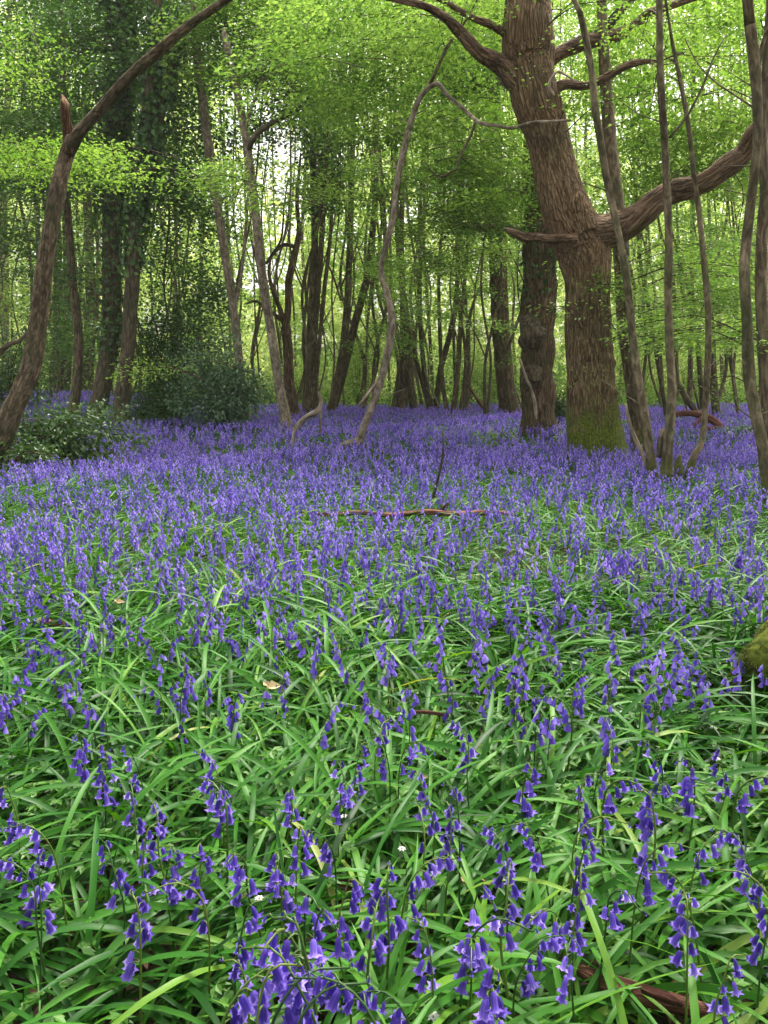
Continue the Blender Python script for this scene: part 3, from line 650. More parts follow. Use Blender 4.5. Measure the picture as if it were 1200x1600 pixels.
# dark ivy and holly masses
region(60, -40, 330, 330, 16, 20, 85, IV, 1.0, 220, .10, tilt=.8, thick=.22, drop=.6)
region(150, 100, 420, 520, 20, 26, 60, BE + ('ivy',), 1.2, 200, .09, tilt=.5)
region(210, 180, 350, 560, 17.5, 21, 60, IV, .9, 200, .09, tilt=.8, thick=.25, drop=.7)
region(60, 330, 130, 560, 18, 22, 22, IV, .8, 200, .09, tilt=.8, thick=.2, drop=.6)
region(380, -40, 510, 230, 18, 22, 50, IV, .9, 200, .09, tilt=.8, thick=.22, drop=.6)
region(690, 40, 790, 150, 15, 17, 24, ('ivy', 'beech'), .7, 220, .06, tilt=.6, leafvar=0)
region(1110, 390, 1160, 480, 13, 16, 8, BE, .5, 160, .06, tilt=.7, leafvar=0)

def finish_crowns():
    for t in TREES:
        if t['mb'].n:
            link('crown', t['mb'].mesh('crown', t['org'], False), [M[t['crown']], M['twig']], t['e'])
finish_crowns()

# ------------------------------------------------------------------ bushes
def bush(name, label, cat, px, py, Y, wx, wy, hz, n, mat, size=.06, arch=False, nst=7, seed=1):
    c = P(px, py, Y); g = float(gz(c[0], c[1])); org = np.array([c[0], c[1], g])
    e = empty(name, org, label, cat)
    rs = np.random.default_rng(seed); mb = MB(); st = []
    for i in range(nst):
        a = rs.random() * 6.28; q = .35 + .65 * rs.random()
        top = org + [math.cos(a) * wx * .9 * q, math.sin(a) * wy * .9 * q, hz * (1.0 - .45 * q * q) * (.7 + .4 * rs.random())]
        mid = org + (top - org) * [.35, .35, .6 if not arch else .95]
        pp = spline([org - [0, 0, .05], mid, top], 12); st.append(pp)
        tube(mb, pp, np.linspace(.016, .004, 12), 6, .05)
    link('stems', mb.mesh('stems', org), M['twig'], e)
    mb = MB(); k = 0
    nc = max(8, n // 110)
    for i in range(nc):
        p = st[rs.integers(0, nst)]; b = p[rs.integers(2, 12)] + rs.normal(0, 1, 3) * [wx * .22, wy * .22, hz * .12]
        b[2] = max(b[2], g + .06)
        m = n // nc; r = rs.normal(0, 1, (m, 3)) * [wx * .10 + .05, wy * .10 + .05, hz * .07 + .03]
        cc = b + r; cc[:, 2] = np.maximum(cc[:, 2], g + .03)
        N = norm(r) * .8 + [0, 0, .7] + rs.normal(0, .35, (m, 3)); D = norm(r) + rs.normal(0, .5, (m, 3)) + [0, 0, -.3]
        leaves(mb, cc, N, D, size * (.6 + .7 * rs.random(m)), .6, a=np.clip(rs.random() * .4 + rs.random(m) * .6, 0, 1))
    link('foliage', mb.mesh('foliage', org, False), M[mat], e)
bush('holly_bush', 'broad glossy blue-green holly bush behind the bluebells, left of the tall pale stem', 'bush', 345, 640, 15.5, 1.25, .8, 1.75, 9000, 'holly', .075, nst=26, seed=3)
bush('holly_bush', 'tall dark holly rising behind the broad glossy bush', 'bush', 265, 640, 17.6, 1.0, .8, 2.7, 7000, 'ivy', .085, nst=22, seed=4)
bush('holly_bush', 'low dark holly at the right foot of the dark ivy trunks', 'bush', 235, 650, 16.6, .7, .5, 1.0, 3600, 'ivy', .055, nst=10, seed=5)
bush('bramble_bush', 'low arching bramble patch in front of the dark ivy trunks at the left', 'bush', 85, 695, 9.4, 1.15, .8, .72, 5200, 'bramble', .06, arch=True, nst=18, seed=6)
bush('bramble_bush', 'small bramble growing at the foot of the snapped tree', 'bush', 10, 725, 7.9, .6, .5, .45, 1500, 'bramble', .05, arch=True, nst=9, seed=7)
bush('bramble_bush', 'low green bramble beside the feet of the two old oaks', 'bush', 872, 640, 17.0, .8, .5, .9, 2600, 'bramble', .07, arch=True, nst=9, seed=8)
bush('fern_patch', 'low blue-green herb patch near the right edge behind the slender stems', 'plant', 1160, 675, 13.2, 1.0, .6, .30, 1700, 'holly', .06, arch=True, nst=10, seed=9)
bush('shrub', 'dark shrub in shade at the left edge behind the snapped tree', 'bush', 10, 610, 19, 1.6, 1.0, 2.2, 5000, 'ivy', .08, nst=14, seed=10)
for i, (x, l) in enumerate(((470, 'pale green shrub behind the twisted reddish tree'), (560, 'pale green shrub behind the two leaning stems'),
        (770, 'pale green shrub behind the thick straight dark trunk'), (1000, 'pale green shrub behind the trunk beside the mossy oak'), (1075, 'pale green shrub behind the red-brown fallen logs'))):
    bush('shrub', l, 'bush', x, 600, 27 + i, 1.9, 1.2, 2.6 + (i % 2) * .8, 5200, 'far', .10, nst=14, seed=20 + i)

# ------------------------------------------------------------------ far woodland: one mass nobody could count
HAZE_D = 0.0007
def far_wood():
    mb = MB(); n = 230000
    Y = RNG.uniform(38, 75, n); X = RNG.uniform(-.75, .75, n) * Y
    top = 21 + 4 * np.sin(X * .23) + 3 * np.sin(X * .61 + Y * .3)
    Z = -1 + RNG.random(n) ** 1.1 * top
    # keep clumps, leave gaps where the pale sky shows through
    g = np.sin(X * .9 + Z * .7) + np.sin(X * .47 - Z * 1.1 + Y * .2) + np.sin(Z * 1.9 + X * .3)
    sx = X / Y * F * CP + 600
    gap = ((np.abs(sx - 425) < 60) & (Z > 8.0))
    keep = ((g > -.9) | (Z < 3)) & ~(gap & (RNG.random(n) < .75))
    c = np.stack([X, Y, Z], 1)[keep]; m = len(c)
    leaves(mb, c, RNG.normal(0, .6, (m, 3)) + [0, -.3, .7], RNG.normal(0, 1, (m, 3)), .36 * (.6 + .8 * RNG.random(m)), .7,
           a=np.clip(.5 + .25 * g[keep] + RNG.normal(0, .2, m), 0, 1))
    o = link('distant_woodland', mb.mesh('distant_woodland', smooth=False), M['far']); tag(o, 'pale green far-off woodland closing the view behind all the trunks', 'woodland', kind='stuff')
far_wood()

# low green undergrowth beyond the carpet
def undergrowth():
    mb = MB(); n = 42000
    Y = RNG.uniform(24, 40, n); X = RNG.uniform(-.62, .62, n) * Y
    g = np.sin(X * 1.1 + Y) + np.sin(X * .37 + 1)
    Z = gz(X, Y) + RNG.random(n) ** 1.6 * (.9 + .35 * g)
    leaves(mb, np.stack([X, Y, Z], 1), RNG.normal(0, .5, (n, 3)) + [0, -.2, .9], RNG.normal(0, 1, (n, 3)), .11 * (.6 + .8 * RNG.random(n)), .6)
    o = link('undergrowth', mb.mesh('undergrowth', smooth=False), M['beech']); tag(o, 'low leafy undergrowth behind the bluebells', 'undergrowth', kind='stuff')
undergrowth()

# ------------------------------------------------------------------ bluebell leaves: long arching straps
def straps(mb, bx, by, az, ln, wd, lift, seg, v, curl):
    """many strap leaves at once. bx,by foot; az heading; ln length; lift start slope; curl bend down"""
    n = len(bx); t = np.linspace(0, 1, seg + 1)
    th = lift[:, None] - curl[:, None] * t[None, :] ** 1.2         # slope angle along the blade
    ds = ln[:, None] / seg
    hx = np.concatenate([np.zeros((n, 1)), np.cumsum(np.cos(th[:, 1:]) * ds, 1)], 1)
    hz = np.concatenate([np.zeros((n, 1)), np.cumsum(np.sin(th[:, 1:]) * ds, 1)], 1)
    sw = RNG.normal(0, .25, n)[:, None] * t[None, :] ** 2 * ln[:, None]
    ca, sa = np.cos(az)[:, None], np.sin(az)[:, None]
    x = bx[:, None] + hx * ca - sw * sa; y = by[:, None] + hx * sa + sw * ca
    z0 = gz(bx, by)[:, None] - .01; z = z0 + hz
    z = np.maximum(z, gz(bx, by)[:, None] + .012)
    prof = np.minimum(1, .45 + t * 1.6) * np.clip((1 - t) * 5, 0, 1) ** .6
    w = wd[:, None] * prof[None, :] * .5
    tw = RNG.normal(0, .35, n)[:, None] * t[None, :] + RNG.normal(0, .3, n)[:, None]
    sx, sy = -sa * np.cos(tw), ca * np.cos(tw); sz = np.sin(tw)
    c = np.stack([x, y, z - w * .30], -1); off = np.stack([sx * w, sy * w, sz * w], -1)
    l = np.stack([x, y, z], -1) + off; r = np.stack([x, y, z], -1) - off
    V = np.stack([l, c, r], 2)                      # n, seg+1, 3, 3
    k = (seg + 1) * 3; b = np.arange(n)[:, None, None] * k; s = np.arange(seg)[None, :, None] * 3
    q = []
    for j in (0, 1):
        q.append(np.stack([b + s + j, b + s + j + 1, b + s + j + 4, b + s + j + 3], -1).reshape(-1, 4))
    mb.add(V.reshape(-1, 3), None, np.concatenate(q), a=np.repeat(v, k))
def wedge(n, y0, y1, margin):
    Y = np.sqrt(RNG.uniform(y0 * y0, y1 * y1, n)); X = RNG.uniform(-1, 1, n) * (Y * .52 + margin)
    return X, Y
def area(y0, y1, margin): return .52 * (y1 ** 2 - y0 ** 2) + 2 * margin * (y1 - y0)
def patch(x, y):
    return np.sin(x * 1.3 + .4 * np.sin(y * 1.1)) * np.sin(y * .9 + x * .5 + 1) + .6 * np.sin(x * 3.1 - y * 2.3) * np.sin(y * 2.9 + 2)
def blades():
    mb = MB()
    for y0, y1, dens, seg, wsc in ((.35, 3.6, 235, 9, 1.15), (3.6, 8, 110, 5, .95), (8, 27, 20, 3, 1.6)):
        nc = int(area(y0, y1, 1.8) * dens); cx, cy = wedge(nc, y0, y1, 1.8)
        k = RNG.integers(5, 9, nc) if seg == 9 else np.full(nc, 6)
        bx = np.repeat(cx, k); by = np.repeat(cy, k); n = len(bx)
        # whole clumps lean the same way in places
        flow = 1.2 * np.sin(bx * 1.7 + by * 1.1) + .8 * np.sin(bx * .6 - by * 2.1)
        az = np.where(RNG.random(n) < .5, RNG.random(n) * 6.283, flow + RNG.normal(0, .7, n))
        ln = RNG.uniform(.20, .46, n); wd = RNG.uniform(.0065, .0135, n) * wsc
        lift = RNG.uniform(.5, 1.45, n); curl = lift + RNG.uniform(-.2, .9, n)
        v = np.clip(RNG.normal(.33, .17, n) + .1 * patch(bx, by), 0, .8); v = np.where(RNG.random(n) < .004, .9, v)
        straps(mb, bx + RNG.normal(0, .012, n), by + RNG.normal(0, .012, n), az, ln, wd, lift, seg, v, curl)
    o = link('bluebell_leaves', mb.mesh('bluebell_leaves'), M['blade']); tag(o, 'long arching green strap leaves of the bluebells', 'leaves', kind='stuff')
blades()

# low lobed leaves of anemone between the straps
def herbs():
    mb = MB()
    for y0, y1, d in ((.5, 4.0, 420),):
        n = int(area(y0, y1, .6) * d); X, Y = wedge(n, y0, y1, .6)
        m = (patch(X * 1.7, Y * 1.9 + 3) > .15); X, Y = X[m], Y[m]; n = len(X)
        Z = gz(X, Y) + RNG.uniform(.05, .15, n); c = np.stack([X, Y, Z], 1)
        a0 = RNG.random(n) * 6.28
        for j in range(5):
            a = a0 + (j - 2) * .62; D = np.stack([np.cos(a), np.sin(a), RNG.normal(-.1, .15, n)], 1)
            leaves(mb, c, RNG.normal(0, .25, (n, 3)) + [0, 0, 1], D, .026 * (.7 + .5 * RNG.random(n)), .55, .05)
    o = link('anemone_leaves', mb.mesh('anemone_leaves', smooth=False), M['herb']); tag(o, 'small lobed green leaves between the strap leaves', 'leaves', kind='stuff')
herbs()
def litter():
    mb = MB(); n = 5200; X, Y = wedge(n, .5, 7, .8)
    c = np.stack([X, Y, gz(X, Y) + .015 + .015 * RNG.random(n)], 1)
    leaves(mb, c, RNG.normal(0, .3, (n, 3)) + [0, 0, 1], RNG.normal(0, 1, (n, 3)) * [1, 1, .1], RNG.uniform(.03, .07, n), .6, .15, a=RNG.random(n) ** 2)
    o = link('leaf_litter', mb.mesh('leaf_litter', smooth=False), M['deadleaf']); tag(o, 'brown dead leaves on the soil', 'leaf litter', kind='stuff')
litter()

# ------------------------------------------------------------------ bluebell flowers
def bell_geo(sides=12, near=True, scale=1.0, flare=1.0):
    """one hanging bell along -Z from the origin, 18 mm long"""
    if near:
        prof = [(0, .0010), (.0015, .0027), (.006, .0034), (.012, .0035), (.0165, .0039), (.0190, .0054), (.0198, .0076)]
    else:
        prof = [(0, .0020), (.006, .0044), (.0165, .0066)]
    an = np.linspace(0, 2 * math.pi, sides, endpoint=False); V = []
    for i, (z, r) in enumerate(prof):
        rr = np.full(sides, r); zz = np.full(sides, -z)
        if near and i >= len(prof) - 2:
            k = (np.arange(sides) % 2 == 0)
            lastf = i == len(prof) - 1
            rr = np.where(k, r * (1.25 if lastf else 1.1) * flare, r * .80)
            zz = np.where(k, -z + (.0020 if lastf else 0), -z + (.0030 if lastf else .0012))
        elif near and i >= 2:
            rr = rr * (1 + .09 * np.where(np.arange(sides) % 2 == 0, 1, -1))
        V.append(np.stack([np.cos(an) * rr, np.sin(an) * rr, zz], 1))
    V = np.concatenate(V) * scale; n = len(prof)
    i = np.arange(n - 1)[:, None] * sides; j = np.arange(sides)[None, :]; k = (j + 1) % sides
    Q = np.stack([i + j, i + sides + j, i + sides + k, i + k], -1).reshape(-1, 4)
        # petals: a dark stripe down each, paler towards the open mouth
    side = np.tile(np.where(np.arange(sides) % 2 == 0, -.10, .10) if near else np.zeros(sides), n)
    dv = side + np.repeat(np.linspace(-.10, .22, n), sides)
    return V, Q, dv
def rot_to(d):
    """rotation taking -Z to d"""
    q = Vector((0, 0, -1)).rotation_difference(Vector(d)); return np.array(q.to_matrix())
def raceme(seed, h=.32, nb=9, nod=.05):
    """stem path and bell placements (position, rotation, scale, shade); nods towards +X"""
    r = random.Random(seed); lean = r.uniform(-.10, .12)
    pts = [(0, 0, 0), (lean * h * .3, r.uniform(-.01, .01), h * .35), (lean * h * .8, r.uniform(-.012, .012), h * .70), (lean * h + .010, 0, h * .90), (lean * h + nod * .55, 0, h * 1.0), (lean * h + nod * 1.1, 0, h * (1.0 - nod * .35))]
    p = spline(pts, 26); bells = []
    for k in range(nb):
        t = k / (nb - 1); i = int(16 + t * 9); b = p[min(i, 25)]
        sidea = r.uniform(-1.2, 1.2); s = 1.08 - .45 * t ** 1.5; s *= r.uniform(.9, 1.1)
        out = np.array([math.cos(sidea), math.sin(sidea), 0]) * (.012 if t < .8 else .005)
        a = b + out + [0, 0, .002]
        d = norm(np.array([[math.cos(sidea) * r.uniform(.1, .55), math.sin(sidea) * .4, -1]]))[0]
        bells.append((b, a, d, s * (.62 if t > .88 else 1), r.random() * .7 + .15 * t))
    return p, bells
BELL_N = bell_geo(12, True); BELL_M = bell_geo(6, False); BELL_F = bell_geo(4, False, 1.25)
def add_bell(mb, geo, a, d, s, v, mat=0):
    R = rot_to(d); mb.add(geo[0] @ R.T * s + a, None, geo[1], a=np.clip(v + geo[2], 0, 1), mat=mat)
def stem_part(p, bells, w=.0024, v=.5):
    mb = MB(); n = len(p); tube(mb, p, np.linspace(w, w * .45, n), 6, 0, a=v)
    for b, a, d, s, c in bells:
        tube(mb, np.array([b, (a + b) / 2 + [0, 0, .003], a]), [.0009, .0009, .0009], 4, 0, a=v, cap=False)
    return mb.mesh('stem')
VAR = []
for i in range(16):
    r = random.Random(900 + i)
    h = r.uniform(.27, .35); nb = r.choice([5, 7, 8, 9, 10, 12]); p, bells = raceme(i, h, nb, r.uniform(.03, .085))
    sm = stem_part(p, bells, r.uniform(.0020, .0030), r.random())
    sm.materials.append(M['stem'])
    bm = []
    for b, a, d, s, c in bells:
        mb = MB(); g = bell_geo(12, True, 1.0, r.uniform(.75, 1.35))
        if r.random() < .18 or s < .45: g = (g[0] * [.62, .62, .8], g[1], g[2] - .1)     # a closed bud
        elif r.random() < .12: g = (g[0] * [1, 1, .9], g[1], g[2] + .25)                      # a faded one
        c = c * .75; add_bell(mb, g, np.zeros(3), d, s * 1.12, c); me = mb.mesh('bell'); me.materials.append(M['bell']); bm.append((a, me))
    fl = MB()
    for b, a, d, s, c in bells: add_bell(fl, BELL_M, a, d, s * 1.12, c)
    fm = fl.mesh('flowers'); fm.materials.append(M['bell'])
    hc = np.mean([a for b, a, d, s, c in bells], 0)
    VAR.append(dict(stem=sm, bells=bm, flowers=fm, head=hc, h=h))
def plant(loc, rz, sc_, var, label, group, near):
    e = empty('bluebell', loc, label, 'bluebell', group, rz); e.scale = (sc_,) * 3
    v = VAR[var % len(VAR)]
    s = bpy.data.objects.new('stem', v['stem']); COL.objects.link(s); s.parent = e
    if near:
        for a, me in v['bells']:
            b = bpy.data.objects.new('bell', me); COL.objects.link(b); b.parent = e; b.location = tuple(float(q) for q in a)
    else:
        b = bpy.data.objects.new('flowers', v['flowers']); COL.objects.link(b); b.parent = e
    return e
G = 'bluebells in the near carpet'
HEROES = [  # head px, py, size, label
 (10,1262,1.1,'bluebell with a full head cut by the left edge, above the paired nodding heads'),(45,1305,1.1,'bluebell nodding over the left edge, upper of the two low heads'),(28,1372,1.1,'bluebell low at the left edge with two open bells'),(66,1378,1,'bluebell leaning right beside the low left-edge bluebell'),
 (170,1225,1,None),(208,1250,.9,None),(245,1282,1,None),(235,1322,1,None),(172,1348,1.1,'tall straight dark-stemmed bluebell with side-pointing bells, left foreground'),(213,1442,1,'bluebell with low pale bells above the dark hollow in the lower left'),
 (270,1355,1,None),(312,1352,1,None),(335,1242,1,None),(370,1362,1.1,'bluebell with a long hanging row of bells left of the lower centre'),(284,1402,.9,None),(388,1458,1.15,'dense bluebell just left of the biggest foreground cluster'),(372,1548,1.1,'bluebell with one wide open pale bell by the bottom edge, left of the big cluster'),
 (325,1192,.9,None),(345,1247,.9,None),(200,1188,.9,None),(530,1215,1,None),(540,1242,1,None),(455,1250,1,None),(470,1320,1,None),(498,1318,1,'narrow dark bluebell bud spike beside a violet head in the middle foreground'),(435,1367,1.1,'bluebell arching left with dark buds above the biggest cluster'),
 (605,1402,1,'bluebell with a pair of open bells in the centre foreground'),(546,1418,.8,None),(585,1437,.8,None),(660,1237,1,None),(662,1292,.9,None),(708,1268,1,None),(700,1292,.9,None),(672,1362,.8,None),(775,1322,.9,None),
 (748,1425,1.2,'full dark violet bluebell head, top of the cluster right of centre'),(770,1462,1.2,'full dark violet bluebell head, lower right of the cluster right of centre'),(735,1492,1.15,'dark violet bluebell head, lowest of the cluster right of centre'),(795,1398,1,'paler bluebell leaning right above the dark violet cluster'),
 (660,1476,.8,None),(605,1577,.8,'single small bluebell bell head at the bottom edge near the centre'),(772,1562,.9,'pale bluebell at the bottom edge right of centre'),
 (825,1222,1,None),(915,1243,.9,None),(975,1232,.9,None),(825,1312,.9,None),(932,1302,1,None),(915,1350,1.1,'tall bluebell with a long hanging spray of bells, right of the centre foreground'),(905,1402,1.1,'bluebell on a pale yellow stem with spreading lower bells'),(850,1440,1,None),(845,1492,1,None),(890,1502,1,None),
 (970,1412,.9,None),(1035,1342,1.1,'bluebell with wide-spread bells on a pale arching stem, lower right'),(1052,1392,1.1,'bluebell drooping right along a curved pale stem, lower right'),(1072,1440,.8,None),(1030,1242,1,None),(1010,1277,.9,None),(1075,1217,1,None),(1125,1200,1,None),(1187,1228,1.2,'dense violet bluebell head cut by the right edge'),
 (1158,1342,1.1,'upper of two dense bluebell heads near the right edge'),(1172,1392,1.1,'lower of two dense bluebell heads near the right edge'),(1197,1452,1,'bluebell cut by the right edge below the two dense heads'),(1140,1535,1,'starry wide open bluebell at the lower right corner'),(1115,1320,.9,None),
 (45,858,1,None),(80,882,1,None),(120,967,1,None),(75,992,.9,None),(195,975,.9,None),(222,977,.9,None),(275,1007,1,None),(105,1087,1,None),(125,1172,1,None),(160,1190,1,None),(145,1117,.9,None),(295,1077,1,None),(235,1087,.9,None),(370,1107,1,None),(330,962,1,None),(365,1007,1,None),(85,1022,1,None),
 (500,997,1,None),(440,977,1,None),(530,1032,1,None),(610,962,1,None),(655,967,1,None),(600,947,1,None),(680,952,1,None),(740,972,1,None),(570,1087,1,None),(585,1112,1,None),(520,1122,1,None),(600,1152,1.1,None),(595,1177,1,None),(565,1190,1,None),(650,1172,1,None),(720,1152,1.1,'single round full bluebell head standing clear, right of the centre'),(640,1107,1,None),(700,1082,1,None),(610,1042,1,None),(745,1012,1,None),
 (870,957,1,None),(900,967,1,None),(960,1007,1,None),(805,1042,1,None),(800,1092,1,None),(870,1102,1,None),(1010,1072,1,None),(1020,1087,1,None),(1090,1052,1,None),(945,1112,1.1,None),(950,1142,1.1,None),(865,1132,.9,None),(955,1192,1,None),(1015,1182,1,None),(1055,1002,1,None),(1060,1032,1,None)]
BIG = [  # the big foreground cluster, close to the lens
 (500,1470,1.0,.35,'small nodding head at the right shoulder of the biggest bluebell cluster'),(458,1500,1.1,.36,'inner head of the biggest bluebell cluster, half behind the others'),(410,1545,1.0,.34,'slim head at the left side of the biggest bluebell cluster'),(500,1590,1.1,.36,'lowest head between the biggest cluster and the arching bluebell'),
 (485,1445,1.1,.33,'upper right head of the biggest bluebell cluster at the bottom'),(440,1488,1.1,.34,'upper left head of the biggest bluebell cluster at the bottom'),
 (448,1535,1.1,.37,'middle head of the biggest bluebell cluster, bells facing the viewer'),(470,1560,1.1,.36,'right lower head of the biggest bluebell cluster'),(425,1585,1.1,.37,'left lower head of the biggest bluebell cluster, cut by the bottom edge'),
 (540,1575,1.1,.37,'big arching bluebell at the bottom edge right of the biggest cluster')]
NEARN = 0
def put(px, py, zh, s, var, label, group, near, rz):
    v = VAR[var % 16]; c, sn = math.cos(rz), math.sin(rz); hc = v['head']
    loc = hit(px, py, zh); s2 = s
    x = loc[0] - s2 * (hc[0] * c - hc[1] * sn); y = loc[1] - s2 * (hc[0] * sn + hc[1] * c)
    g = float(gz(x, y))
    s2 = s * 1.0; z = zh - hc[2] * s2
    # grow the stem from the ground: shift so that the foot is at or just under it
    if z > g:
        s2 = (zh - g + .01) / hc[2]; z = g - .01
        x = loc[0] - s2 * (hc[0] * c - hc[1] * sn); y = loc[1] - s2 * (hc[0] * sn + hc[1] * c)
    return plant((x, y, z), rz, s2, var, label, group, near)
for i, (px, py, s, zh, l) in enumerate(BIG):
    put(px, py, zh, s, i * 3, l, 'bluebells of the biggest foreground cluster', True, random.choice([.4, 2.8, 4.2, 5.3]))
for i, (px, py, s, l) in enumerate(HEROES):
    zh = random.uniform(.25, .31) if py > 1150 else random.uniform(.24, .29)
    put(px, py, zh, s, i * 5 + 1, l or 'violet-blue bluebell with drooping bells among the green leaves of the near carpet', G, py > 1150, random.uniform(0, 6.28))
nh = len(HEROES) + len(BIG)
X, Y = wedge(300 - nh, 1.8, 3.5, .05)
for i in range(300 - nh):
    x, y = float(X[i]), float(Y[i]); s = random.uniform(.75, 1.0)
    plant((x, y, float(gz(x, y)) - .01), random.uniform(0, 6.28), s, random.randrange(16), 'violet-blue bluebell with drooping bells among the green leaves of the near carpet', G, False)

def flower_carpet():
    """all further bluebells, thousands of them"""
    def template(seed, geo, nb, h):
        r = random.Random(seed); p, bells = raceme(seed, h, nb, r.uniform(.02, .06))
        mb = MB()
        for b, a, d, s, c in bells: add_bell(mb, geo, a, d, s * 1.2, c)
        V = np.concatenate(mb.v); Q = np.concatenate(mb.q); A = np.concatenate(mb.a)
        # stem: a thin three-sided prism
        s0 = p[[0, 9, 18, 25]]; st = MB(); tube(st, s0, [.0022, .002, .0018, .001], 3, 0, cap=False, a=.5)
        return V, Q, A, np.concatenate(st.v), np.concatenate(st.q)
    mb = MB(); sm = MB()
    for y0, y1, dens, geo, nb, sc1 in ((1.9, 4.5, 135, BELL_M, 9, 1.0), (4.5, 10, 150, BELL_M, 8, 1.1), (10, 26.5, 75, BELL_F, 8, 1.2)):
        n = int(area(y0, y1, 1.9) * dens); X, Y = wedge(n, y0, y1, 1.9)
        pk = patch(X * .8, Y * .8) + .5 * patch(X * 2.3 + 5, Y * 1.9); keep = (pk + RNG.normal(0, .45, n) > -.95)
        keep &= ~((np.abs(X + 4.0) < .9) & (np.abs(Y - 9.2) < .8))
        keep &= RNG.random(n) < ss(1.7, 3.9, Y) * .88 + .12
        X, Y = X[keep], Y[keep]; n = len(X)
        tv = [template(100 + i, geo, nb, .30) for i in range(6)]
        which = RNG.integers(0, 6, n); rz = RNG.random(n) * 6.28; s = RNG.uniform(.66, .98, n); Z = gz(X, Y) - .01
        for k in range(6):
            m = which == k
            if not m.any(): continue
            V, Q, A, SV, SQ = tv[k]; q = m.sum(); c, sn = np.cos(rz[m]), np.sin(rz[m])
            for (vv, qq, aa, dst, fat) in ((V, Q, A, mb, sc1), (SV, SQ, None, sm, 1.0)):
                if aa is None and y0 >= 10: continue
                x, y, z = vv[:, 0], vv[:, 1], vv[:, 2]
                hx = x * fat
                W = np.stack([X[m][:, None] + s[m][:, None] * (hx * c[:, None] - y * fat * sn[:, None]), Y[m][:, None] + s[m][:, None] * (hx * sn[:, None] + y * fat * c[:, None]), Z[m][:, None] + s[m][:, None] * z], -1)
                ix = (qq[None] + (np.arange(q) * len(vv))[:, None, None]).reshape(-1, qq.shape[1])
                tone = RNG.normal(.22, .19, q)[:, None]
                av = np.clip((aa[None, :] if aa is not None else np.full((1, len(vv)), .4)) + tone, 0, 1)
                dst.add(W.reshape(-1, 3), None, ix, a=av.ravel())
    o = link('bluebell_carpet', mb.mesh('bluebell_carpet'), M['bell']); tag(o, 'dense violet-blue carpet of bluebells covering the clearing', 'bluebells', kind='stuff')
    o = link('bluebell_stems', sm.mesh('bluebell_stems'), M['stem']); tag(o, 'thin green flower stems of the bluebell carpet', 'stems', kind='stuff')
flower_carpet()

# ------------------------------------------------------------------ dead wood, single leaves, white flowers
def deadwood(name, label, cat, parts, mat):
    """parts: (part name, rows x,y,z,r)"""
    o0 = np.array(parts[0][1][0][:3]); e = None
    if len(parts) == 1:
        mb, s = stem_mesh(np.array(parts[0][1]), 14, .16, .02, 6, seed=o0[0]); o = link(name, mb.mesh(name, o0), M[mat]); o.location = tuple(float(v) for v in o0)
        tag(o, label, cat); return
    e = empty(name, o0, label, cat)
    for k, (pn, rows) in enumerate(parts):
        mb, s = stem_mesh(np.array(rows), 12, .14, .02, 6, seed=o0[0] + k); link(pn, mb.mesh(pn, o0), M[mat], e)
def gp(px, py, h, w, zoff=None):
    g = hit(px, py, h); z = float(gz(g[0], g[1])) + h; g = hit(px, py, z); return [*g, w * .5 * g[1] / F]
def vp(px, py, Y, w): return [*P(px, py, Y), w * .5 * Y / F]
deadwood('upright_stick', 'thin dark bare stick standing upright in the bluebells', 'stick', [('s', [vp(672, 800, 6.3, 5), vp(679, 770, 6.3, 5), vp(686, 742, 6.3, 4), vp(692, 712, 6.32, 4), vp(693, 690, 6.3, 3), vp(691, 674, 6.3, 2)])], 'dark')
deadwood('fallen_branch', 'pale bare branch arching out of the bluebells with a hanging dark end', 'dead branch', [
    ('stem', [vp(455, 700, 11.2, 4), vp(462, 670, 11.2, 6), vp(478, 652, 11.2, 8), vp(496, 642, 11.2, 9), vp(501, 628, 11.2, 6), vp(498, 612, 11.2, 3)]),
    ('twig', [vp(500, 642, 11.2, 6), vp(501, 656, 11.2, 4), vp(500, 676, 11.2, 3)]),
    ('twig', [vp(480, 654, 11.2, 3), vp(468, 668, 12.1, 2), vp(456, 672, 12.0, 2)])], 'palewood')
deadwood('fallen_log', 'long thin pinkish log lying flat across the middle of the bluebell carpet', 'log', [
    ('log', [gp(470, 800, .15, 4), gp(505, 804, .16, 6), gp(560, 801, .17, 8), gp(610, 805, .16, 8), gp(668, 800, .17, 9), gp(715, 803, .17, 9), gp(770, 801, .15, 10), gp(806, 807, .13, 6)]),
    ('stub', [gp(690, 797, .18, 5), gp(700, 786, .25, 3)])], 'rot')
deadwood('fallen_log', 'red-brown fallen log near the right edge behind the slender stems', 'log', [
    ('log', [vp(1052, 648, 14.5, 8), vp(1080, 646, 14.5, 9), vp(1105, 652, 14.4, 12), vp(1128, 668, 14.2, 10)]),
    ('branch', [vp(1100, 651, 14.4, 7), vp(1085, 664, 14.3, 5), vp(1076, 676, 14.2, 3)]),
    ('branch', [vp(1082, 677, 13.8, 6), vp(1105, 670, 13.8, 7), vp(1132, 668, 13.8, 5)])], 'rot')
deadwood('leaning_pole', 'dark dead pole leaning low against the stems behind the crooked stem', 'dead branch', [('p', [vp(1108, 660, 16, 10), vp(1085, 640, 16, 9), vp(1060, 600, 16, 8), vp(1042, 560, 16, 5)])], 'dark')
deadwood('leaning_pole', 'reddish dead pole leaning left beside the close-set slim stems', 'dead branch', [('p', [vp(762, 648, 21, 6), vp(750, 630, 21, 6), vp(738, 612, 21, 5), vp(730, 598, 21, 3)])], 'limb')
deadwood('small_stump', 'small broken mossy stump between the feet of the slender right stems', 'stump', [('s', [vp(1060, 742, 7.2, 12), vp(1060, 722, 7.2, 11), vp(1063, 710, 7.2, 4)])], 'grey')
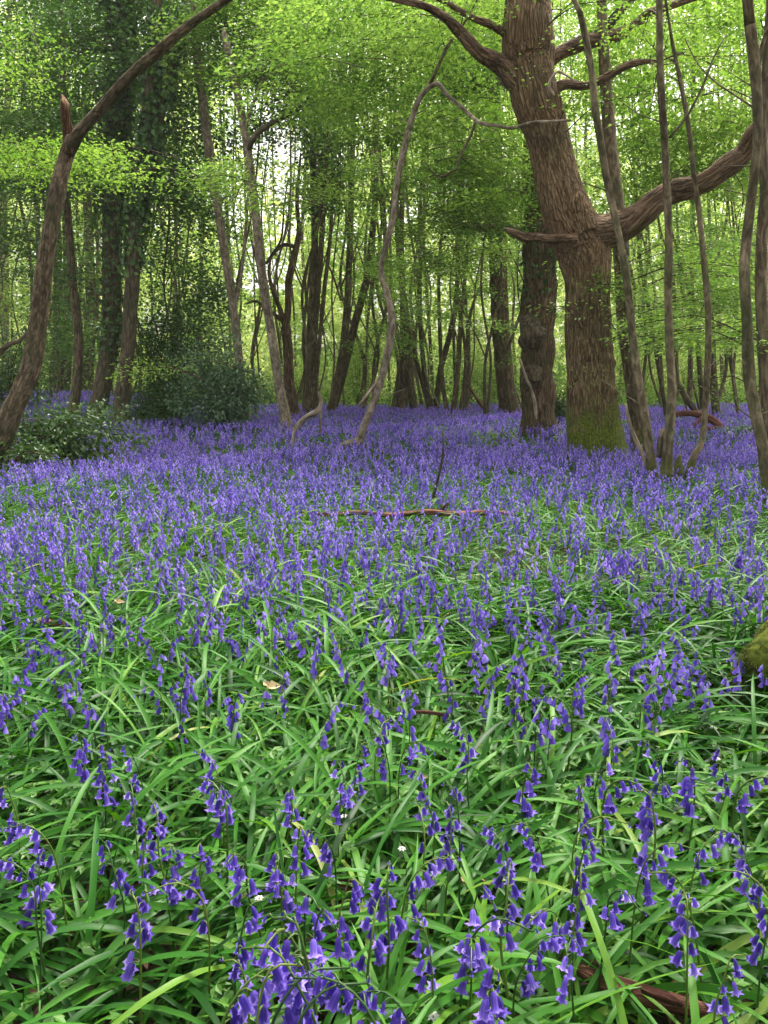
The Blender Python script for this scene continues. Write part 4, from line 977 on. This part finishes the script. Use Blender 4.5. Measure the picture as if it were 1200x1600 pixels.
deadwood('fallen_log', 'short red-brown rotten log at the left, lying in green leaves', 'log', [('l', [gp(58, 968, .13, 7), gp(85, 975, .14, 13), gp(115, 980, .14, 13), gp(148, 984, .13, 8)])], 'rot')
deadwood('fallen_log', 'rotten reddish log half hidden in leaves at the lower right corner', 'log', [
    ('log', [gp(900, 1512, .07, 20), gp(950, 1535, .09, 34), gp(1010, 1555, .09, 36), gp(1080, 1575, .08, 34), gp(1140, 1590, .06, 22)]),
    ('broken_end', [gp(1005, 1545, .12, 14), gp(1040, 1558, .13, 18), gp(1065, 1570, .11, 8)])], 'rot')
deadwood('fallen_twig', 'small reddish twig lying in the leaves in the centre of the carpet', 'stick', [('l', [gp(648, 1112, .16, 5), gp(672, 1113, .17, 7), gp(700, 1118, .15, 5)])], 'rot')
deadwood('bark_piece', 'small upright pinkish piece of bark in the bluebells left of centre', 'bark', [('b', [vp(344, 752, 8.3, 7), vp(348, 742, 8.3, 8), vp(352, 728, 8.3, 3)])], 'limb')
for i, (pts, l) in enumerate(((((12, 772), (16, 750), (35, 739), (58, 736)), 'pale arching dead grass stalk at the left edge, uppermost'), (((15, 775), (25, 757), (48, 748), (75, 750)), 'pale arching dead grass stalk at the left, below the uppermost one'),
        (((28, 1080), (26, 1030), (22, 990), (20, 950)), 'tall yellow-green bare stalk near the left edge of the carpet'), (((340, 1020), (338, 995), (328, 975), (327, 955)), 'pale curved stalk under a bluebell head left of centre'))):
    Yd = 7.6 if i < 2 else 2.9
    rows = [vp(x, y, Yd, 2.6 if i < 2 else 4) for x, y in pts]; g = float(gz(rows[0][0], rows[0][1])); rows = [[rows[0][0], rows[0][1], g, rows[0][3]]] + rows
    mb, s = stem_mesh(np.array(rows), 5, 0, .03); o = link('dead_stalk', mb.mesh('dead_stalk', rows[0][:3]), M['palewood'] if i < 2 else M['stem']); o.location = tuple(float(q) for q in rows[0][:3])
    tag(o, l, 'stalk')

def moss_root():
    """mossy buttress of a tree just outside the right edge"""
    rows = [[*hit(1105, 1128, .03), .018], [*hit(1138, 1092, .10), .028], [*hit(1168, 1056, .17), .042], [*hit(1208, 1016, .25), .06], [1.9, 2.95, .40, .10], [2.2, 3.1, .50, .12], [2.5, 3.3, .45, .1]]
    rows = [r[:] for r in rows]; o0 = rows[3][:3]
    e = empty('mossy_tree', (o0[0], o0[1], 0), 'mossy green buttress root at the right edge, sloping down into the leaves', 'tree')
    tr = np.array([[2.5, 3.35, -.15, .46], [2.5, 3.35, .2, .36], [2.52, 3.4, .8, .29], [2.5, 3.5, 2.2, .26], [2.6, 3.6, 4.5, .22], [2.7, 3.7, 8, .15]])
    mb, s = stem_mesh(tr, 36, .06, .06, 2, seed=9, shape=lambda L, a: 1 + np.exp(-L / .4) * .2 * np.sin(5 * a)); link('trunk', mb.mesh('trunk', (o0[0], o0[1], 0)), M['oak'], e)
    mb, s = stem_mesh(np.array(rows), 30, .16, .03, 5, seed=4); link('root', mb.mesh('root', (o0[0], o0[1], 0)), M['moss'], e)
    n = 26000; i = RNG.integers(0, len(s), n); th = RNG.random(n) * 6.28
    i = np.minimum(i, len(s) - 2); tg = norm(s[i + 1, :3] - s[i, :3]); a = norm(np.cross(tg, [0, 1, .2])); b = np.cross(tg, a)
    o = a * np.cos(th)[:, None] + b * np.sin(th)[:, None]; c = s[i, :3] + tg * (RNG.random(n) * .03)[:, None] + o * s[i, 3][:, None] * 1.02
    mb = MB(); leaves(mb, c, RNG.normal(0, 1, (n, 3)), o + RNG.normal(0, .5, (n, 3)), RNG.uniform(.006, .016, n), .3)
    link('moss', mb.mesh('moss', (o0[0], o0[1], 0), False), leafmat('moss_leaf', [(.04, .06, .01), (.10, .125, .018), (.17, .19, .03)], .2, 1), e)
moss_root()

def anemone(px, py, l, s=1.0):
    c = hit(px, py, .17); g = float(gz(c[0], c[1])); e = empty('white_flower', (c[0], c[1], g), l, 'flower')
    mb = MB(); tube(mb, spline([[0, 0, -.01], [.01, 0, .1], [0, 0, .17 - g]], 8), np.full(8, .001), 5, 0); link('stem', mb.mesh('stem'), M['stem'], e)
    mb = MB(); n = 7; a = np.arange(n) / n * 6.283 + px; cc = np.tile([0, 0, .17 - g], (n, 1))
    D = np.stack([np.cos(a), np.sin(a), np.full(n, -.2 + .6 * ((px % 7) / 7))], 1)
    leaves(mb, cc, np.tile([0, -.2, 1.], (n, 1)) + D * -.4, D, .0085 * s, .75, .3); link('petals', mb.mesh('petals'), M['white'], e)
    mb = MB(); tube(mb, np.array([[0, 0, .168 - g], [0, 0, .174 - g]]), [.002, .001], 6, 0, a=.9); link('flower_centre', mb.mesh('flower_centre'), M['stem'], e)
for px, py, l, s in ((538, 1277, 'white flower bud in the centre foreground leaves', 1.2), (628, 1327, 'small white flower right of the centre foreground bud', 1.1), (990, 1098, 'white flower at right, upper of two close together', 1),
        (973, 1112, 'white flower at right, lower left of two close together', 1.1), (1050, 1107, 'white flower left of the mossy root', .9), (1115, 1137, 'white flower below the mossy root', 1.2), (1120, 1185, 'white flower half hidden by a bluebell at right', 1.2),
        (677, 1590, 'white flower at the bottom edge', 1.3), (405, 1405, 'white flower left of the arching bluebell in the lower middle', 1.1), (888, 1078, 'tiny white flower right of the centre', .8), (952, 950, 'tiny white flower far back among violet heads', 1)):
    anemone(px, py, l, s)
def dead_leaf(px, py, l, s, v, z=.14):
    c = hit(px, py, z); mb = MB(); n = 4
    # a curled leaf of a few facets
    D = np.tile([1., .3, .1], (1, 1)); leaves(mb, [[0, 0, 0]], [[.1, -.5, 1]], D, s, .7, .18, a=[v]); leaves(mb, [[.01, .0, .004]], [[-.3, -.2, 1]], [[-.6, .6, .3]], s * .6, .7, .2, a=[v * .8])
    o = link('dead_leaf', mb.mesh('dead_leaf', smooth=False), M['deadleaf']); o.location = tuple(float(q) for q in c); tag(o, l, 'leaf')
dead_leaf(722, 1382, 'pale tan dead leaf by the dark hollow right of centre', .030, .95, .12); dead_leaf(752, 1380, 'brown dead leaf by the dark hollow, right of the tan one', .028, .5, .12)
dead_leaf(415, 1075, 'yellowish pale dead leaf left of centre in the green', .05, 1.0, .2); dead_leaf(650, 1217, 'yellow-brown dead leaf near the centre of the foreground', .03, .7, .16)
dead_leaf(180, 942, 'small tan dead leaf above the short rotten log', .04, .9, .2)

# ------------------------------------------------------------------ the damp air between the trunks
def haze():
    mb = MB(); x, y0, y1, z0, z1 = 95., -12., 98., -2.6, 40.
    v = [(a, b, c) for a in (-x, x) for b in (y0, y1) for c in (z0, z1)]
    q = [(0, 1, 3, 2), (4, 6, 7, 5), (0, 4, 5, 1), (2, 3, 7, 6), (0, 2, 6, 4), (1, 5, 7, 3)]
    mb.add(v, None, q)
    m, nt, out = newmat('haze'); pv = nt.nodes.new('ShaderNodeVolumePrincipled')
    pv.inputs['Density'].default_value = HAZE_D; pv.inputs['Color'].default_value = (.93, .95, .90, 1)
    nt.links.new(pv.outputs[0], out.inputs['Volume'])
    o = link('haze', mb.mesh('haze', smooth=False), m); tag(o, 'thin pale air between the trees', 'haze', kind='stuff')
haze()
